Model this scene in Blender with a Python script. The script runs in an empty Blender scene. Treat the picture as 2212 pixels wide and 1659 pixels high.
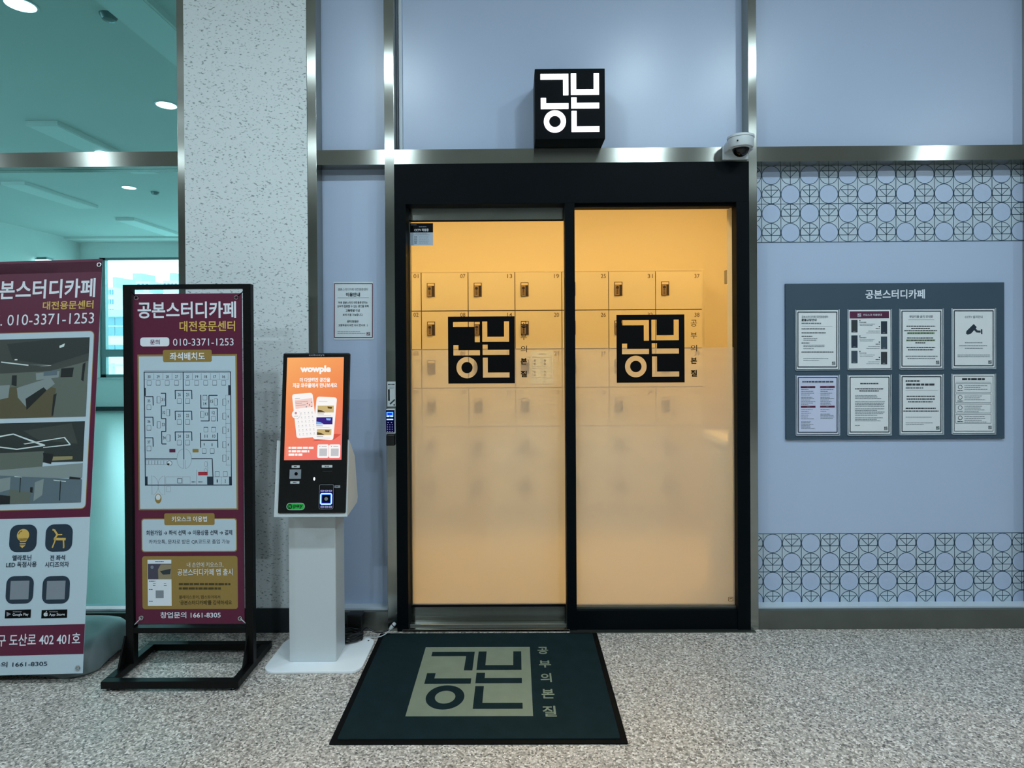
import bpy, bmesh, math, random
from mathutils import Vector, Matrix
random.seed(7)
SC = bpy.context.scene
C = SC.collection

# ------------------------------------------------------------------ camera
F, CX, CY = 1300.0, 1106.0, 751.5          # focal length and optical axis in photo pixels (2212 x 1659)
CAM = Vector((0.0, -3.13, 1.49))
YAW, PITCH, ROLL = 0.00546, 0.0049, -0.0062
CROT = Matrix.Rotation(YAW, 3, 'Z') @ Matrix.Rotation(math.pi/2 - PITCH, 3, 'X') @ Matrix.Rotation(ROLL, 3, 'Z')
cd = bpy.data.cameras.new('camera')
cd.sensor_width = 36.0; cd.lens = F/2212*36.0
cd.shift_x = 0.0; cd.shift_y = -(829.5 - CY)/2212
cd.clip_start = 0.05; cd.clip_end = 500
cam = bpy.data.objects.new('camera', cd); C.objects.link(cam)
cam.matrix_world = Matrix.Translation(CAM) @ CROT.to_4x4()
SC.camera = cam

# ------------------------------------------------------------------ world, exposure
w = bpy.data.worlds.new('overcast_sky'); SC.world = w; w.use_nodes = True
bg = w.node_tree.nodes['Background']
bg.inputs[0].default_value = (0.80, 0.93, 1.0, 1); bg.inputs[1].default_value = 8.0
vs = SC.view_settings
vs.view_transform = 'Standard'; vs.look = 'None'; vs.gamma = 1.0; vs.use_curve_mapping = False
vs.exposure = 0.0
try:
    SC.cycles.use_denoising = True
    SC.cycles.max_bounces = 10; SC.cycles.diffuse_bounces = 4; SC.cycles.glossy_bounces = 4
    SC.cycles.transparent_max_bounces = 12; SC.cycles.transmission_bounces = 6
    SC.cycles.caustics_reflective = False; SC.cycles.caustics_refractive = False
    SC.cycles.sample_clamp_indirect = 4.0
except Exception:
    pass
CEIL = 4.0
LAMP_COL = (0.74, 0.92, 1.0)
CORRIDOR_LAMPS = [(-5.3, -4.5, 48), (-1.6, -4.5, 38), (1.75, -4.5, 54), (5.3, -4.5, 66),
                  (-5.2, -2.3, 52), (-1.05, -2.3, 36), (1.1, -2.3, 32), (2.05, -2.3, 32)]
ROOM_LAMPS = [(-3.6, 1.26, 14), (-3.6, 3.1, 14), (-6.05, 6.3, 20), (-6.05, 2.6, 10)]
SHOP_COL = (1.0, 0.60, 0.20)
SHOP_LAMPS = [(-0.85, 0.85, 17), (0.2, 0.85, 17), (1.5, 0.85, 20)]

# ------------------------------------------------------------------ picture geometry helpers
def ray(px, py):
    return CROT @ Vector(((px - CX)/F, -(py - CY)/F, -1.0))
def at(px, py, Y):
    d = ray(px, py); return CAM + d*((Y - CAM.y)/d.y)
def on_plane(px, py, O, N):
    d = ray(px, py); return CAM + d*((O - CAM).dot(N)/d.dot(N))
def on_floor(px, py, Z=0.0):
    return on_plane(px, py, Vector((0, 0, Z)), Vector((0, 0, 1)))

# ------------------------------------------------------------------ materials
def lin(c):
    return tuple(((v/255)/12.92 if v/255 <= 0.04045 else ((v/255 + 0.055)/1.055)**2.4) for v in c)
MATS = {}
def mat(name, rgb=(128, 128, 128), rough=0.5, metal=0.0, spec=0.5, emit=None, estr=0.0, raw=None):
    m = bpy.data.materials.new(name); m.use_nodes = True
    b = m.node_tree.nodes['Principled BSDF']
    c = raw if raw else lin(rgb)
    b.inputs['Base Color'].default_value = (*c, 1)
    b.inputs['Roughness'].default_value = rough
    b.inputs['Metallic'].default_value = metal
    b.inputs['Specular IOR Level'].default_value = spec
    if emit:
        b.inputs['Emission Color'].default_value = (*lin(emit), 1); b.inputs['Emission Strength'].default_value = estr
    MATS[name] = m
    return m
def nt(m): return m.node_tree.nodes, m.node_tree.links, m.node_tree.nodes['Principled BSDF']
def vary(m, scale, amount, detail=3, bump=0.0, rough_amt=0.0, stretch=None):
    """gentle colour wear, optional bump"""
    N, L, b = nt(m)
    tc = N.new('ShaderNodeTexCoord'); no = N.new('ShaderNodeTexNoise')
    no.inputs['Scale'].default_value = scale; no.inputs['Detail'].default_value = detail
    src = tc.outputs['Object']
    if stretch:
        mp = N.new('ShaderNodeMapping'); mp.inputs['Scale'].default_value = stretch
        L.new(src, mp.inputs[0]); src = mp.outputs[0]
    L.new(src, no.inputs['Vector'])
    base = b.inputs['Base Color'].default_value[:]
    mx = N.new('ShaderNodeMix'); mx.data_type = 'RGBA'
    mx.inputs[6].default_value = tuple(v*(1 - amount) for v in base[:3]) + (1,)
    mx.inputs[7].default_value = tuple(min(1, v*(1 + amount)) for v in base[:3]) + (1,)
    L.new(no.outputs['Fac'], mx.inputs[0]); L.new(mx.outputs[2], b.inputs['Base Color'])
    if bump:
        bp = N.new('ShaderNodeBump'); bp.inputs['Strength'].default_value = bump; bp.inputs['Distance'].default_value = 0.002
        L.new(no.outputs['Fac'], bp.inputs['Height']); L.new(bp.outputs[0], b.inputs['Normal'])
    if rough_amt:
        r = b.inputs['Roughness'].default_value
        mr = N.new('ShaderNodeMapRange'); mr.inputs[3].default_value = r - rough_amt; mr.inputs[4].default_value = r + rough_amt
        L.new(no.outputs['Fac'], mr.inputs[0]); L.new(mr.outputs[0], b.inputs['Roughness'])
    return m

steel = vary(mat('brushed_steel', (158, 160, 154), 0.085, 1.0), 6, 0.16, 4, rough_amt=0.03)
def brushed(name, tangent):
    m = vary(mat(name, (158, 160, 154), 0.21, 1.0), 6, 0.16, 4); N, L, b = nt(m)
    b.inputs['Anisotropic'].default_value = 0.97
    c = N.new('ShaderNodeCombineXYZ')
    for i in range(3): c.inputs[i].default_value = tangent[i]
    L.new(c.outputs[0], b.inputs['Tangent']); return m
steel_post = brushed('steel_brushed_upright', (1, 0.4, 0.05)); steel_rail = brushed('steel_brushed_lengthwise', (0.05, 0.4, 1))
steel_dark = vary(mat('satin_steel', (118, 122, 116), 0.34, 0.9), 8, 0.15, 4)
chrome = mat('chrome', (215, 218, 220), 0.15, 1.0)
panel_m = vary(mat('blue_panel', (176, 192, 218), 0.30, 0, 0.5), 2.5, 0.03)
base_white_lit = mat('white_powder_metal_lit', (240, 244, 248), .4)  # lighter copy of the kiosk white: overhead light on the plate painted in
black_metal = vary(mat('black_powder_metal', (6, 12, 16), 0.5, 0.0, 0.06), 9, 0.2)
black_gloss = mat('black_plastic', (9, 9, 11), 0.22)
black_paint = mat('black_painted_tube', (7, 7, 8), 0.45, 0, .2)
rubber = mat('black_rubber', (8, 9, 10), 0.75, 0, .1)
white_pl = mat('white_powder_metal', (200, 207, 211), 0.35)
white_wall = vary(mat('white_plaster', (232, 234, 232), 0.7), 3, 0.03)
back_wall_m = vary(mat('corridor_wall_paint', (184, 186, 182), 0.6), 1.2, 0.08)
shop_wall = vary(mat('shop_wall_paint', (228, 219, 198), 0.6), 2, 0.02)
locker_m = mat('locker_laminate', (208, 200, 178), 0.4)
locker_edge = mat('locker_gap', (96, 70, 36), 0.6)
number_m = mat('locker_number_print', (105, 84, 52), 0.6)
cream_top = mat('counter_top', (250, 246, 236), 0.4)
board_m = vary(mat('slate_board', (56, 76, 92), 0.5), 7, 0.06)
maroon = mat('maroon_print', (92, 17, 53), 0.45)
maroon2 = mat('maroon_ink', (92, 24, 66), 0.5)
gold = mat('gold_print', (150, 122, 62), 0.45)
gold_t = mat('gold_letter_print', (214, 176, 92), 0.45)
p_white = mat('white_print', (226, 232, 240), 0.5)
paper = mat('paper_white', (214, 224, 230), 0.55)
paper_blue = mat('paper_bluish', (214, 220, 246), 0.55)
note_paper = mat('notice_paper', (240, 244, 246), 0.55)
sheet_white = mat('banner_sheet_white', (188, 206, 218), 0.5)
navy = mat('navy_print', (28, 48, 66), 0.5)
grey_ink = mat('grey_ink', (128, 138, 148), 0.6)
dark_ink = mat('dark_ink', (44, 54, 62), 0.6)
green_hi = mat('green_highlight', (190, 214, 178), 0.6)
olive_ink = mat('olive_ink', (74, 60, 24), 0.6)
film_black = mat('black_vinyl', (4, 4, 5), 0.45, 0, .12)
mat_pile = vary(mat('dark_green_pile', (22, 38, 42), 0.95, 0, 0.1), 14, 0.30, 6, bump=0.4)
mat_pale = vary(mat('pale_green_pile', (128, 136, 118), 0.95, 0, 0.1), 14, 0.14, 6, bump=0.4)
grey_base = vary(mat('grey_water_base_plastic', (96, 108, 110), 0.5), 8, 0.06)
cam_white = mat('camera_white', (206, 214, 218), 0.35)
dome_black = mat('smoked_dome', (4, 4, 5), 0.05)
clear_edge = mat('adapter_black', (10, 10, 11), 0.45)
concrete = vary(mat('tower_concrete', (190, 200, 205), 0.8), 0.3, 0.04)
concrete_b = vary(mat('tower_concrete_grey', (160, 176, 184), 0.8), 0.3, 0.04)
tower_glass = mat('tower_window', (92, 116, 130), 0.2)
line_m = mat('pattern_line_print', (58, 84, 102), 0.6)
film_grey = mat('pattern_film', (196, 208, 218), 0.4)
band_film = mat('pattern_band_film', (182, 197, 210), 0.4)
alu = mat('window_aluminium', (120, 135, 136), 0.4, 0.6)
room_floor = vary(mat('pale_epoxy_floor', (168, 176, 172), 0.27, 0, 0.5), 1.0, 0.03)
skirting = mat('dark_skirting', (24, 34, 40), 0.5)

def floor_material():
    m = mat('speckled_granite', (150, 146, 142), 0.42, 0, 0.45); N, L, b = nt(m)
    tc = N.new('ShaderNodeTexCoord')
    v = N.new('ShaderNodeTexVoronoi'); v.inputs['Scale'].default_value = 150
    L.new(tc.outputs['Object'], v.inputs['Vector'])
    sep = N.new('ShaderNodeSeparateColor'); L.new(v.outputs['Color'], sep.inputs[0])
    r = N.new('ShaderNodeValToRGB'); e = r.color_ramp.elements
    e[0].position = 0.0; e[0].color = (*lin((92, 89, 86)), 1)
    e[1].position = 1.0; e[1].color = (*lin((244, 237, 230)), 1)
    for p, c in ((0.16, (140, 134, 128)), (0.45, (176, 168, 160)), (0.72, (200, 191, 183)), (0.9, (222, 213, 206))):
        k = r.color_ramp.elements.new(p); k.color = (*lin(c), 1)
    L.new(sep.outputs[0], r.inputs[0])
    n = N.new('ShaderNodeTexNoise'); n.inputs['Scale'].default_value = 60; n.inputs['Detail'].default_value = 6
    L.new(tc.outputs['Object'], n.inputs['Vector'])
    mx = N.new('ShaderNodeMix'); mx.data_type = 'RGBA'; mx.blend_type = 'OVERLAY'; mx.inputs[0].default_value = 0.35
    L.new(r.outputs[0], mx.inputs[6]); L.new(n.outputs['Fac'], mx.inputs[7])
    L.new(mx.outputs[2], b.inputs['Base Color'])
    return m
granite = floor_material()

def stucco_material():
    m = mat('flecked_stucco', (180, 192, 196), 0.75); N, L, b = nt(m)
    tc = N.new('ShaderNodeTexCoord'); mp = N.new('ShaderNodeMapping')
    mp.inputs['Rotation'].default_value = (0, 0.6, 0); mp.inputs['Scale'].default_value = (1.0, 1.0, 1.9)
    L.new(tc.outputs['Object'], mp.inputs[0])
    n = N.new('ShaderNodeTexNoise'); n.inputs['Scale'].default_value = 62; n.inputs['Detail'].default_value = 2.5; n.inputs['Roughness'].default_value = 0.55
    L.new(mp.outputs[0], n.inputs['Vector'])
    r = N.new('ShaderNodeValToRGB'); e = r.color_ramp.elements
    e[0].position = 0.31; e[0].color = (*lin((138, 150, 152)), 1)
    e[1].position = 0.42; e[1].color = (*lin((222, 230, 232)), 1)
    L.new(n.outputs['Fac'], r.inputs[0]); L.new(r.outputs[0], b.inputs['Base Color'])
    bp = N.new('ShaderNodeBump'); bp.inputs['Strength'].default_value = 0.35; bp.inputs['Distance'].default_value = 0.003
    L.new(r.outputs[0], bp.inputs['Height']); L.new(bp.outputs[0], b.inputs['Normal'])
    return m
stucco = stucco_material()

def glass_material(name, tint, refl=0.05):
    m = bpy.data.materials.new(name); m.use_nodes = True; N = m.node_tree.nodes; L = m.node_tree.links
    N.remove(N['Principled BSDF'])
    t = N.new('ShaderNodeBsdfTransparent'); t.inputs[0].default_value = (*tint, 1)
    g = N.new('ShaderNodeBsdfGlossy'); g.inputs['Roughness'].default_value = 0.02
    f = N.new('ShaderNodeFresnel'); gm = N.new('ShaderNodeNewGeometry'); ir = N.new('ShaderNodeMapRange')
    ir.inputs[3].default_value = 1.45; ir.inputs[4].default_value = 1/1.45     # no total reflection on the way out of the sheet
    L.new(gm.outputs['Backfacing'], ir.inputs[0]); L.new(ir.outputs[0], f.inputs[0])
    mx = N.new('ShaderNodeMixShader'); sc_ = N.new('ShaderNodeMath'); sc_.operation = 'MULTIPLY'; sc_.inputs[1].default_value = refl/0.034
    L.new(f.outputs[0], sc_.inputs[0]); L.new(sc_.outputs[0], mx.inputs[0])
    L.new(t.outputs[0], mx.inputs[1]); L.new(g.outputs[0], mx.inputs[2])
    L.new(mx.outputs[0], N['Material Output'].inputs[0]); MATS[name] = m
    return m
teal_glass = glass_material('teal_tinted_glass', (0.585, 0.825, 0.835), 0.02)
clear_glass = glass_material('clear_glass', (0.95, 0.97, 0.95), 0.02)
acrylic = glass_material('acrylic_sleeve', (0.998, 0.998, 0.998), 0.03)

def film_material(ztop):
    """frosted film printed with a density that grows downwards"""
    m = bpy.data.materials.new('frosted_gradient_film'); m.use_nodes = True; N = m.node_tree.nodes; L = m.node_tree.links
    N.remove(N['Principled BSDF'])
    ge = N.new('ShaderNodeNewGeometry'); sp = N.new('ShaderNodeSeparateXYZ'); L.new(ge.outputs['Position'], sp.inputs[0])
    mr = N.new('ShaderNodeValToRGB'); rng = N.new('ShaderNodeMapRange')
    rng.inputs[1].default_value = ztop; rng.inputs[2].default_value = ztop - 0.55
    L.new(sp.outputs[2], rng.inputs[0]); L.new(rng.outputs[0], mr.inputs[0])
    e = mr.color_ramp.elements; e[0].position = 0; e[0].color = (0.34,)*3 + (1,); e[1].position = 1; e[1].color = (0.94,)*3 + (1,)
    k = mr.color_ramp.elements.new(0.5); k.color = (0.68,)*3 + (1,)
    tr = N.new('ShaderNodeBsdfTransparent')
    tl = N.new('ShaderNodeBsdfTranslucent'); tl.inputs[0].default_value = (0.84, 0.83, 0.80, 1)
    df = N.new('ShaderNodeBsdfDiffuse'); df.inputs[0].default_value = (0.80, 0.82, 0.80, 1)
    rf = N.new('ShaderNodeBsdfRefraction'); rf.inputs['Color'].default_value = (0.90, 0.90, 0.90, 1)
    rf.inputs['Roughness'].default_value = 0.55; rf.inputs['IOR'].default_value = 1.12
    m0 = N.new('ShaderNodeMixShader'); m0.inputs[0].default_value = 0.62
    L.new(tl.outputs[0], m0.inputs[1]); L.new(rf.outputs[0], m0.inputs[2])
    m1 = N.new('ShaderNodeMixShader'); m1.inputs[0].default_value = 0.28
    L.new(m0.outputs[0], m1.inputs[1]); L.new(df.outputs[0], m1.inputs[2])
    m2 = N.new('ShaderNodeMixShader'); L.new(mr.outputs[0], m2.inputs[0])
    L.new(tr.outputs[0], m2.inputs[1]); L.new(m1.outputs[0], m2.inputs[2])
    L.new(m2.outputs[0], N['Material Output'].inputs[0]); return m

def emit_mat(name, rgb, s, sample=False):
    m = bpy.data.materials.new(name); m.use_nodes = True; N = m.node_tree.nodes; L = m.node_tree.links
    N.remove(N['Principled BSDF']); e = N.new('ShaderNodeEmission')
    e.inputs[0].default_value = (*lin(rgb), 1); e.inputs[1].default_value = s
    L.new(e.outputs[0], N['Material Output'].inputs[0])
    if not sample:
        try: m.cycles.emission_sampling = 'NONE'
        except Exception: pass
    MATS[name] = m; return m
lens_m = emit_mat('lamp_lens', (240, 250, 255), 9)
shop_lens = emit_mat('warm_lamp_lens', (255, 214, 150), 6)
letter_glow = emit_mat('lit_letter_acrylic', (250, 250, 255), 2.2, True)
scr_white = emit_mat('screen_white', (255, 252, 250), 0.95)
scr_grey = emit_mat('screen_grey', (205, 206, 210), 0.9)
scr_mid = emit_mat('screen_mid_grey', (150, 152, 160), 0.9)
scr_pink = emit_mat('screen_pink', (250, 214, 206), 0.95)
scr_tan = emit_mat('screen_tan', (214, 190, 132), 0.9)
scr_brown = emit_mat('screen_brown', (104, 84, 52), 0.8)
scr_purple = emit_mat('screen_purple', (58, 40, 128), 1.0)
scr_blue = emit_mat('screen_light_blue', (130, 180, 240), 1.0)
scr_shadow = emit_mat('screen_warm_red', (222, 92, 78), 0.9)
blue_glow = emit_mat('blue_led', (60, 110, 255), 3.2)
blue_deep = emit_mat('blue_led_dim', (8, 14, 120), 1.0)
blue_pale = emit_mat('pale_blue_led', (170, 215, 255), 1.6)
led_white = emit_mat('white_led', (200, 200, 255), 2.5)
key_lit = emit_mat('lit_key_print', (150, 150, 215), 0.8)
green_badge = mat('green_badge', (38, 178, 74), 0.4)
green_dark = mat('dark_green_print', (6, 62, 22), 0.4)
lab_white = mat('label_white', (196, 204, 206), 0.5)
scan_grey = mat('scanner_window', (132, 140, 150), 0.35)

def screen_material():
    m = bpy.data.materials.new('orange_screen'); m.use_nodes = True; N = m.node_tree.nodes; L = m.node_tree.links
    N.remove(N['Principled BSDF']); e = N.new('ShaderNodeEmission'); e.inputs[1].default_value = 1.0
    tc = N.new('ShaderNodeTexCoord'); mp = N.new('ShaderNodeMapping')
    sp = N.new('ShaderNodeSeparateXYZ'); L.new(tc.outputs['Generated'], sp.inputs[0])
    a = N.new('ShaderNodeMath'); a.operation = 'MULTIPLY_ADD'; a.inputs[1].default_value = 0.25
    L.new(sp.outputs[0], a.inputs[0])
    bq = N.new('ShaderNodeMath'); bq.operation = 'MULTIPLY'; bq.inputs[1].default_value = -0.85
    L.new(sp.outputs[2], bq.inputs[0]); L.new(bq.outputs[0], a.inputs[2])
    c = N.new('ShaderNodeMath'); c.operation = 'ADD'; c.inputs[1].default_value = 0.80; L.new(a.outputs[0], c.inputs[0])
    r = N.new('ShaderNodeValToRGB'); el = r.color_ramp.elements
    el[0].position = 0; el[0].color = (*lin((250, 172, 104)), 1); el[1].position = 1; el[1].color = (*lin((243, 118, 116)), 1)
    k = el.new(0.5); k.color = (*lin((240, 134, 84)), 1)
    L.new(c.outputs[0], r.inputs[0]); L.new(r.outputs[0], e.inputs[0])
    L.new(e.outputs[0], N['Material Output'].inputs[0]); return m
screen_m = screen_material()

# ------------------------------------------------------------------ object helpers
def woff(p):
    v = Vector((0, 0, 0))
    while p is not None:
        v = v + p.location; p = p.parent
    return v
def tag(o, label=None, cat=None, group=None, kind=None):
    if label: o['label'] = label
    if cat: o['category'] = cat
    if group: o['group'] = group
    if kind: o['kind'] = kind
    return o
def empty(name, loc=(0, 0, 0), parent=None, **kw):
    o = bpy.data.objects.new(name, None); C.objects.link(o); o.empty_display_size = 0.1
    loc = Vector(loc)
    if parent is not None:
        o.parent = parent; loc = loc - woff(parent)
    o.location = loc
    return tag(o, **kw)

class MB:
    """collects shapes in world coordinates, builds ONE mesh object"""
    def __init__(s): s.v = []; s.f = []; s.m = []
    def add(s, vs_, fs, mi=0):
        k = len(s.v); s.v += [tuple(v) for v in vs_]; s.f += [tuple(k + i for i in f) for f in fs]; s.m += [mi]*len(fs); return s
    def box(s, x0, x1, y0, y1, z0, z1, mi=0):
        vs_ = [(x, y, z) for x in (x0, x1) for y in (y0, y1) for z in (z0, z1)]
        return s.add(vs_, [(0, 1, 3, 2), (4, 6, 7, 5), (0, 4, 5, 1), (2, 3, 7, 6), (0, 2, 6, 4), (1, 5, 7, 3)], mi)
    def prism(s, poly, axis, a, b, mi=0):
        """poly: 2D points; axis 'x': (y,z), 'y': (x,z), 'z': (x,y)"""
        def p3(q, t):
            return {'x': (t, q[0], q[1]), 'y': (q[0], t, q[1]), 'z': (q[0], q[1], t)}[axis]
        n = len(poly); vs_ = [p3(q, a) for q in poly] + [p3(q, b) for q in poly]
        fs = [tuple(range(n))[::-1], tuple(range(n, 2*n))] + [(i, (i+1) % n, n+(i+1) % n, n+i) for i in range(n)]
        return s.add(vs_, fs, mi)
    def cyl(s, p0, p1, r0, r1=None, n=20, mi=0):
        return s.tube([p0, p1], [r0, r0 if r1 is None else r1], n, mi)
    def tube(s, pts, rad, n=10, mi=0):
        pts = [Vector(p) for p in pts]; m = len(pts)
        if not hasattr(rad, '__len__'): rad = [rad]*m
        vs_ = []; prev = None
        for i, p in enumerate(pts):
            t = (pts[min(i+1, m-1)] - pts[max(i-1, 0)]).normalized()
            a = prev if prev is not None else (Vector((0, 0, 1)) if abs(t.z) < 0.9 else Vector((1, 0, 0)))
            u = (a - t*a.dot(t)).normalized(); prev = u; w_ = t.cross(u)
            for k in range(n):
                q = 2*math.pi*k/n; vs_.append(p + (u*math.cos(q) + w_*math.sin(q))*rad[i])
        fs = [(i*n+k, i*n+(k+1) % n, (i+1)*n+(k+1) % n, (i+1)*n+k) for i in range(m-1) for k in range(n)]
        fs += [tuple(range(n))[::-1], tuple(range((m-1)*n, m*n))]
        return s.add(vs_, fs, mi)
    def lathe(s, prof, c, n=32, mi=0):
        """prof: (r, z) bottom to top, axis vertical through c"""
        m = len(prof); vs_ = [(c[0]+r*math.cos(2*math.pi*k/n), c[1]+r*math.sin(2*math.pi*k/n), c[2]+z) for r, z in prof for k in range(n)]
        fs = [(i*n+k, i*n+(k+1) % n, (i+1)*n+(k+1) % n, (i+1)*n+k) for i in range(m-1) for k in range(n)]
        fs += [tuple(range(n))[::-1], tuple(range((m-1)*n, m*n))]
        return s.add(vs_, fs, mi)
    def ring(s, ctr, N_, U, r, t, n=20, k=8, mi=0):
        """torus round ctr with axis N_"""
        N_ = Vector(N_).normalized(); U = Vector(U).normalized(); V = N_.cross(U); vs_ = []
        for i in range(n):
            a = 2*math.pi*i/n; d = U*math.cos(a) + V*math.sin(a)
            for j in range(k):
                b = 2*math.pi*j/k; vs_.append(Vector(ctr) + d*(r + t*math.cos(b)) + N_*(t*math.sin(b)))
        fs = [(i*k+j, ((i+1) % n)*k+j, ((i+1) % n)*k+(j+1) % k, i*k+(j+1) % k) for i in range(n) for j in range(k)]
        return s.add(vs_, fs, mi)
    def build(s, name, mats, parent=None, bevel=0.0, smooth=False, seg=2, **kw):
        o_ = woff(parent)
        me = bpy.data.meshes.new(name); me.from_pydata([tuple(Vector(v) - o_) for v in s.v], [], s.f)
        mats = mats if isinstance(mats, (list, tuple)) else [mats]
        for m in mats: me.materials.append(m)
        for p, mi in zip(me.polygons, s.m): p.material_index = mi
        bm = bmesh.new(); bm.from_mesh(me)
        bmesh.ops.recalc_face_normals(bm, faces=bm.faces)
        if bevel:
            ed = [e for e in bm.edges if len(e.link_faces) == 2 and e.calc_face_angle(0) > 0.6]
            bmesh.ops.bevel(bm, geom=ed, offset=bevel, segments=seg, profile=0.5, affect='EDGES', clamp_overlap=True)
        if smooth:
            for f in bm.faces: f.smooth = True
        bm.to_mesh(me); bm.free()
        if smooth:
            try: me.set_sharp_from_angle(angle=math.radians(38))
            except Exception: pass
        o = bpy.data.objects.new(name, me); C.objects.link(o)
        if parent is not None: o.parent = parent
        return tag(o, **kw)

def box(name, m, x0, x1, y0, y1, z0, z1, parent=None, bevel=0.0, **kw):
    return MB().box(x0, x1, y0, y1, z0, z1).build(name, m, parent, bevel, **kw)
def sheet_quad(name, m, x0, x1, y, z0, z1, parent):
    return MB().add([(x0, y, z0), (x1, y, z0), (x1, y, z1), (x0, y, z1)], [(0, 1, 2, 3)]).build(name, m, parent)
def smooth_path(pts, n=8):
    pts = [Vector(p) for p in pts]; out = []
    for i in range(len(pts)-1):
        p0, p1, p2, p3 = pts[max(i-1, 0)], pts[i], pts[i+1], pts[min(i+2, len(pts)-1)]
        for k in range(n):
            t = k/n; out.append(0.5*((2*p1) + (p2-p0)*t + (2*p0-5*p1+4*p2-p3)*t*t + (3*p1-p0-3*p2+p3)*t**3))
    return out + [pts[-1]]
def rrect(x0, y0, x1, y1, r, n=5):
    out = []
    for cx, cy, a in ((x1-r, y1-r, 0), (x0+r, y1-r, 90), (x0+r, y0+r, 180), (x1-r, y0+r, 270)):
        for k in range(n+1):
            q = math.radians(a + 90*k/n); out.append((cx+r*math.cos(q), cy+r*math.sin(q)))
    return out

# ------------------------------------------------------------------ flat print (lettering, drawings) on a plane
LOGO = {'k': [(.077, .080), (.478, .080), (.478, .384), (.402, .384), (.402, .156), (.077, .156)],
        'o': [(.080, .425), (.156, .425), (.156, .503), (.478, .503), (.478, .580), (.080, .580)],
        'b': [(.514, .077), (.590, .077), (.590, .304), (.842, .304), (.842, .077), (.917, .077), (.917, .380), (.514, .380)],
        'p': [(.518, .421), (.594, .421), (.594, .499), (.918, .499), (.918, .576), (.518, .576)],
        'n': [(.521, .615), (.594, .615), (.594, .838), (.920, .838), (.920, .913), (.521, .913)]}
LOGO_C = (.282, .762, .159, .084)
PRINTS = []
class Print:
    """flat print on the plane (O, R right, U up); boxes are given as photo pixels lying on that plane"""
    def __init__(s, name, parent, O, R=(1, 0, 0), U=(0, 0, 1), step=0.0003, base=0.0004):
        s.name = name; s.parent = parent; s.O = Vector(O); s.R = Vector(R).normalized(); s.U = Vector(U).normalized()
        s.N = s.R.cross(s.U); s.step = step; s.base = base     # N points to the viewer
        s.v = []; s.f = []; s.mi = []; s.mats = []; s.jobs = []; PRINTS.append(s)
    def uv(s, px, py):
        p = on_plane(px, py, s.O, s.N) - s.O; return p.dot(s.R), p.dot(s.U)
    def slot(s, m):
        if m not in s.mats: s.mats.append(m)
        return s.mats.index(m)
    def p3(s, u, v, l): return s.O + s.R*u + s.U*v + s.N*(s.base + l*s.step)
    def polyuv(s, pts, m, l=1):
        k = len(s.v); s.v += [s.p3(u, v, l) for u, v in pts]; s.f.append(tuple(range(k, k+len(pts)))); s.mi.append(s.slot(m))
    def poly(s, pts, m, l=1): s.polyuv([s.uv(*p) for p in pts], m, l)
    def rectuv(s, x0, y0, x1, y1):
        a = s.uv(x0, y0); b = s.uv(x1, y1); return a[0], b[1], b[0], a[1]
    def rect(s, x0, y0, x1, y1, m, l=1):
        a, b, c, d = s.rectuv(x0, y0, x1, y1); s.polyuv([(a, b), (c, b), (c, d), (a, d)], m, l)
    def rr(s, x0, y0, x1, y1, rpx, m, l=1, n=5):
        a, b, c, d = s.rectuv(x0, y0, x1, y1); r = rpx*(c-a)/(x1-x0); s.polyuv(rrect(a, b, c, d, r, n), m, l)
    def line(s, x0, y0, x1, y1, wpx, m, l=2):
        a = Vector(s.uv(x0, y0)); b = Vector(s.uv(x1, y1)); k = wpx*(a-b).length/max(1e-6, math.hypot(x1-x0, y1-y0))/2
        d = (b-a).normalized(); n = Vector((-d.y, d.x))*k
        s.polyuv([a+n, a-n, b-n, b+n], m, l)
    def frame(s, x0, y0, x1, y1, wpx, m, l=2):
        for a in ((x0, y0, x1, y0), (x0, y1, x1, y1), (x0, y0, x0, y1), (x1, y0, x1, y1)): s.line(*a, wpx, m, l)
    def disc(s, x, y, r, m, l=2, ry=None, n=24):
        c = s.uv(x, y); e = s.uv(x+r, y); k = (e[0]-c[0]); q = k*(ry or r)/r
        s.polyuv([(c[0]+k*math.cos(2*math.pi*i/n), c[1]+q*math.sin(2*math.pi*i/n)) for i in range(n)], m, l)
    def circ(s, x, y, r, wpx, m, l=2, ry=None, n=28, a0=0, a1=360):
        ry = ry or r
        pts = [(x+r*math.cos(math.radians(a0+(a1-a0)*i/n)), y-ry*math.sin(math.radians(a0+(a1-a0)*i/n))) for i in range(n+1)]
        for p, q in zip(pts, pts[1:]): s.line(*p, *q, wpx, m, l)
    def greek(s, x0, y, x1, h, m, l=2):
        x = x0
        while x < x1 - 0.8:
            wd = min(random.uniform(2.2, 6.5)*max(1, h/2.2), x1 - x); s.rect(x, y - h/2, x + wd, y + h/2, m, l); x += wd + max(0.7, h*0.35)
    def text(s, body, x0, y0, x1, y1, m, bold=0.0, l=3):
        s.jobs.append((body, s.rectuv(x0, y0, x1, y1), m, bold, l))
    def logo(s, x0, y0, x1, y1, m, l=3):
        a, b, c, d = s.rectuv(x0, y0, x1, y1)
        fn = lambda p: (a + p[0]*(c-a), d - p[1]*(d-b))
        for k in LOGO.values(): s.polyuv([fn(p) for p in k], m, l)
        cx, cy, r0, r1 = LOGO_C; n = 40
        for i in range(n):
            q = [2*math.pi*j/n for j in (i, i+1)]
            s.polyuv([fn((cx+r*math.cos(t), cy+r*math.sin(t))) for r, t in ((r0, q[0]), (r0, q[1]), (r1, q[1]), (r1, q[0]))], m, l)
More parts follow.
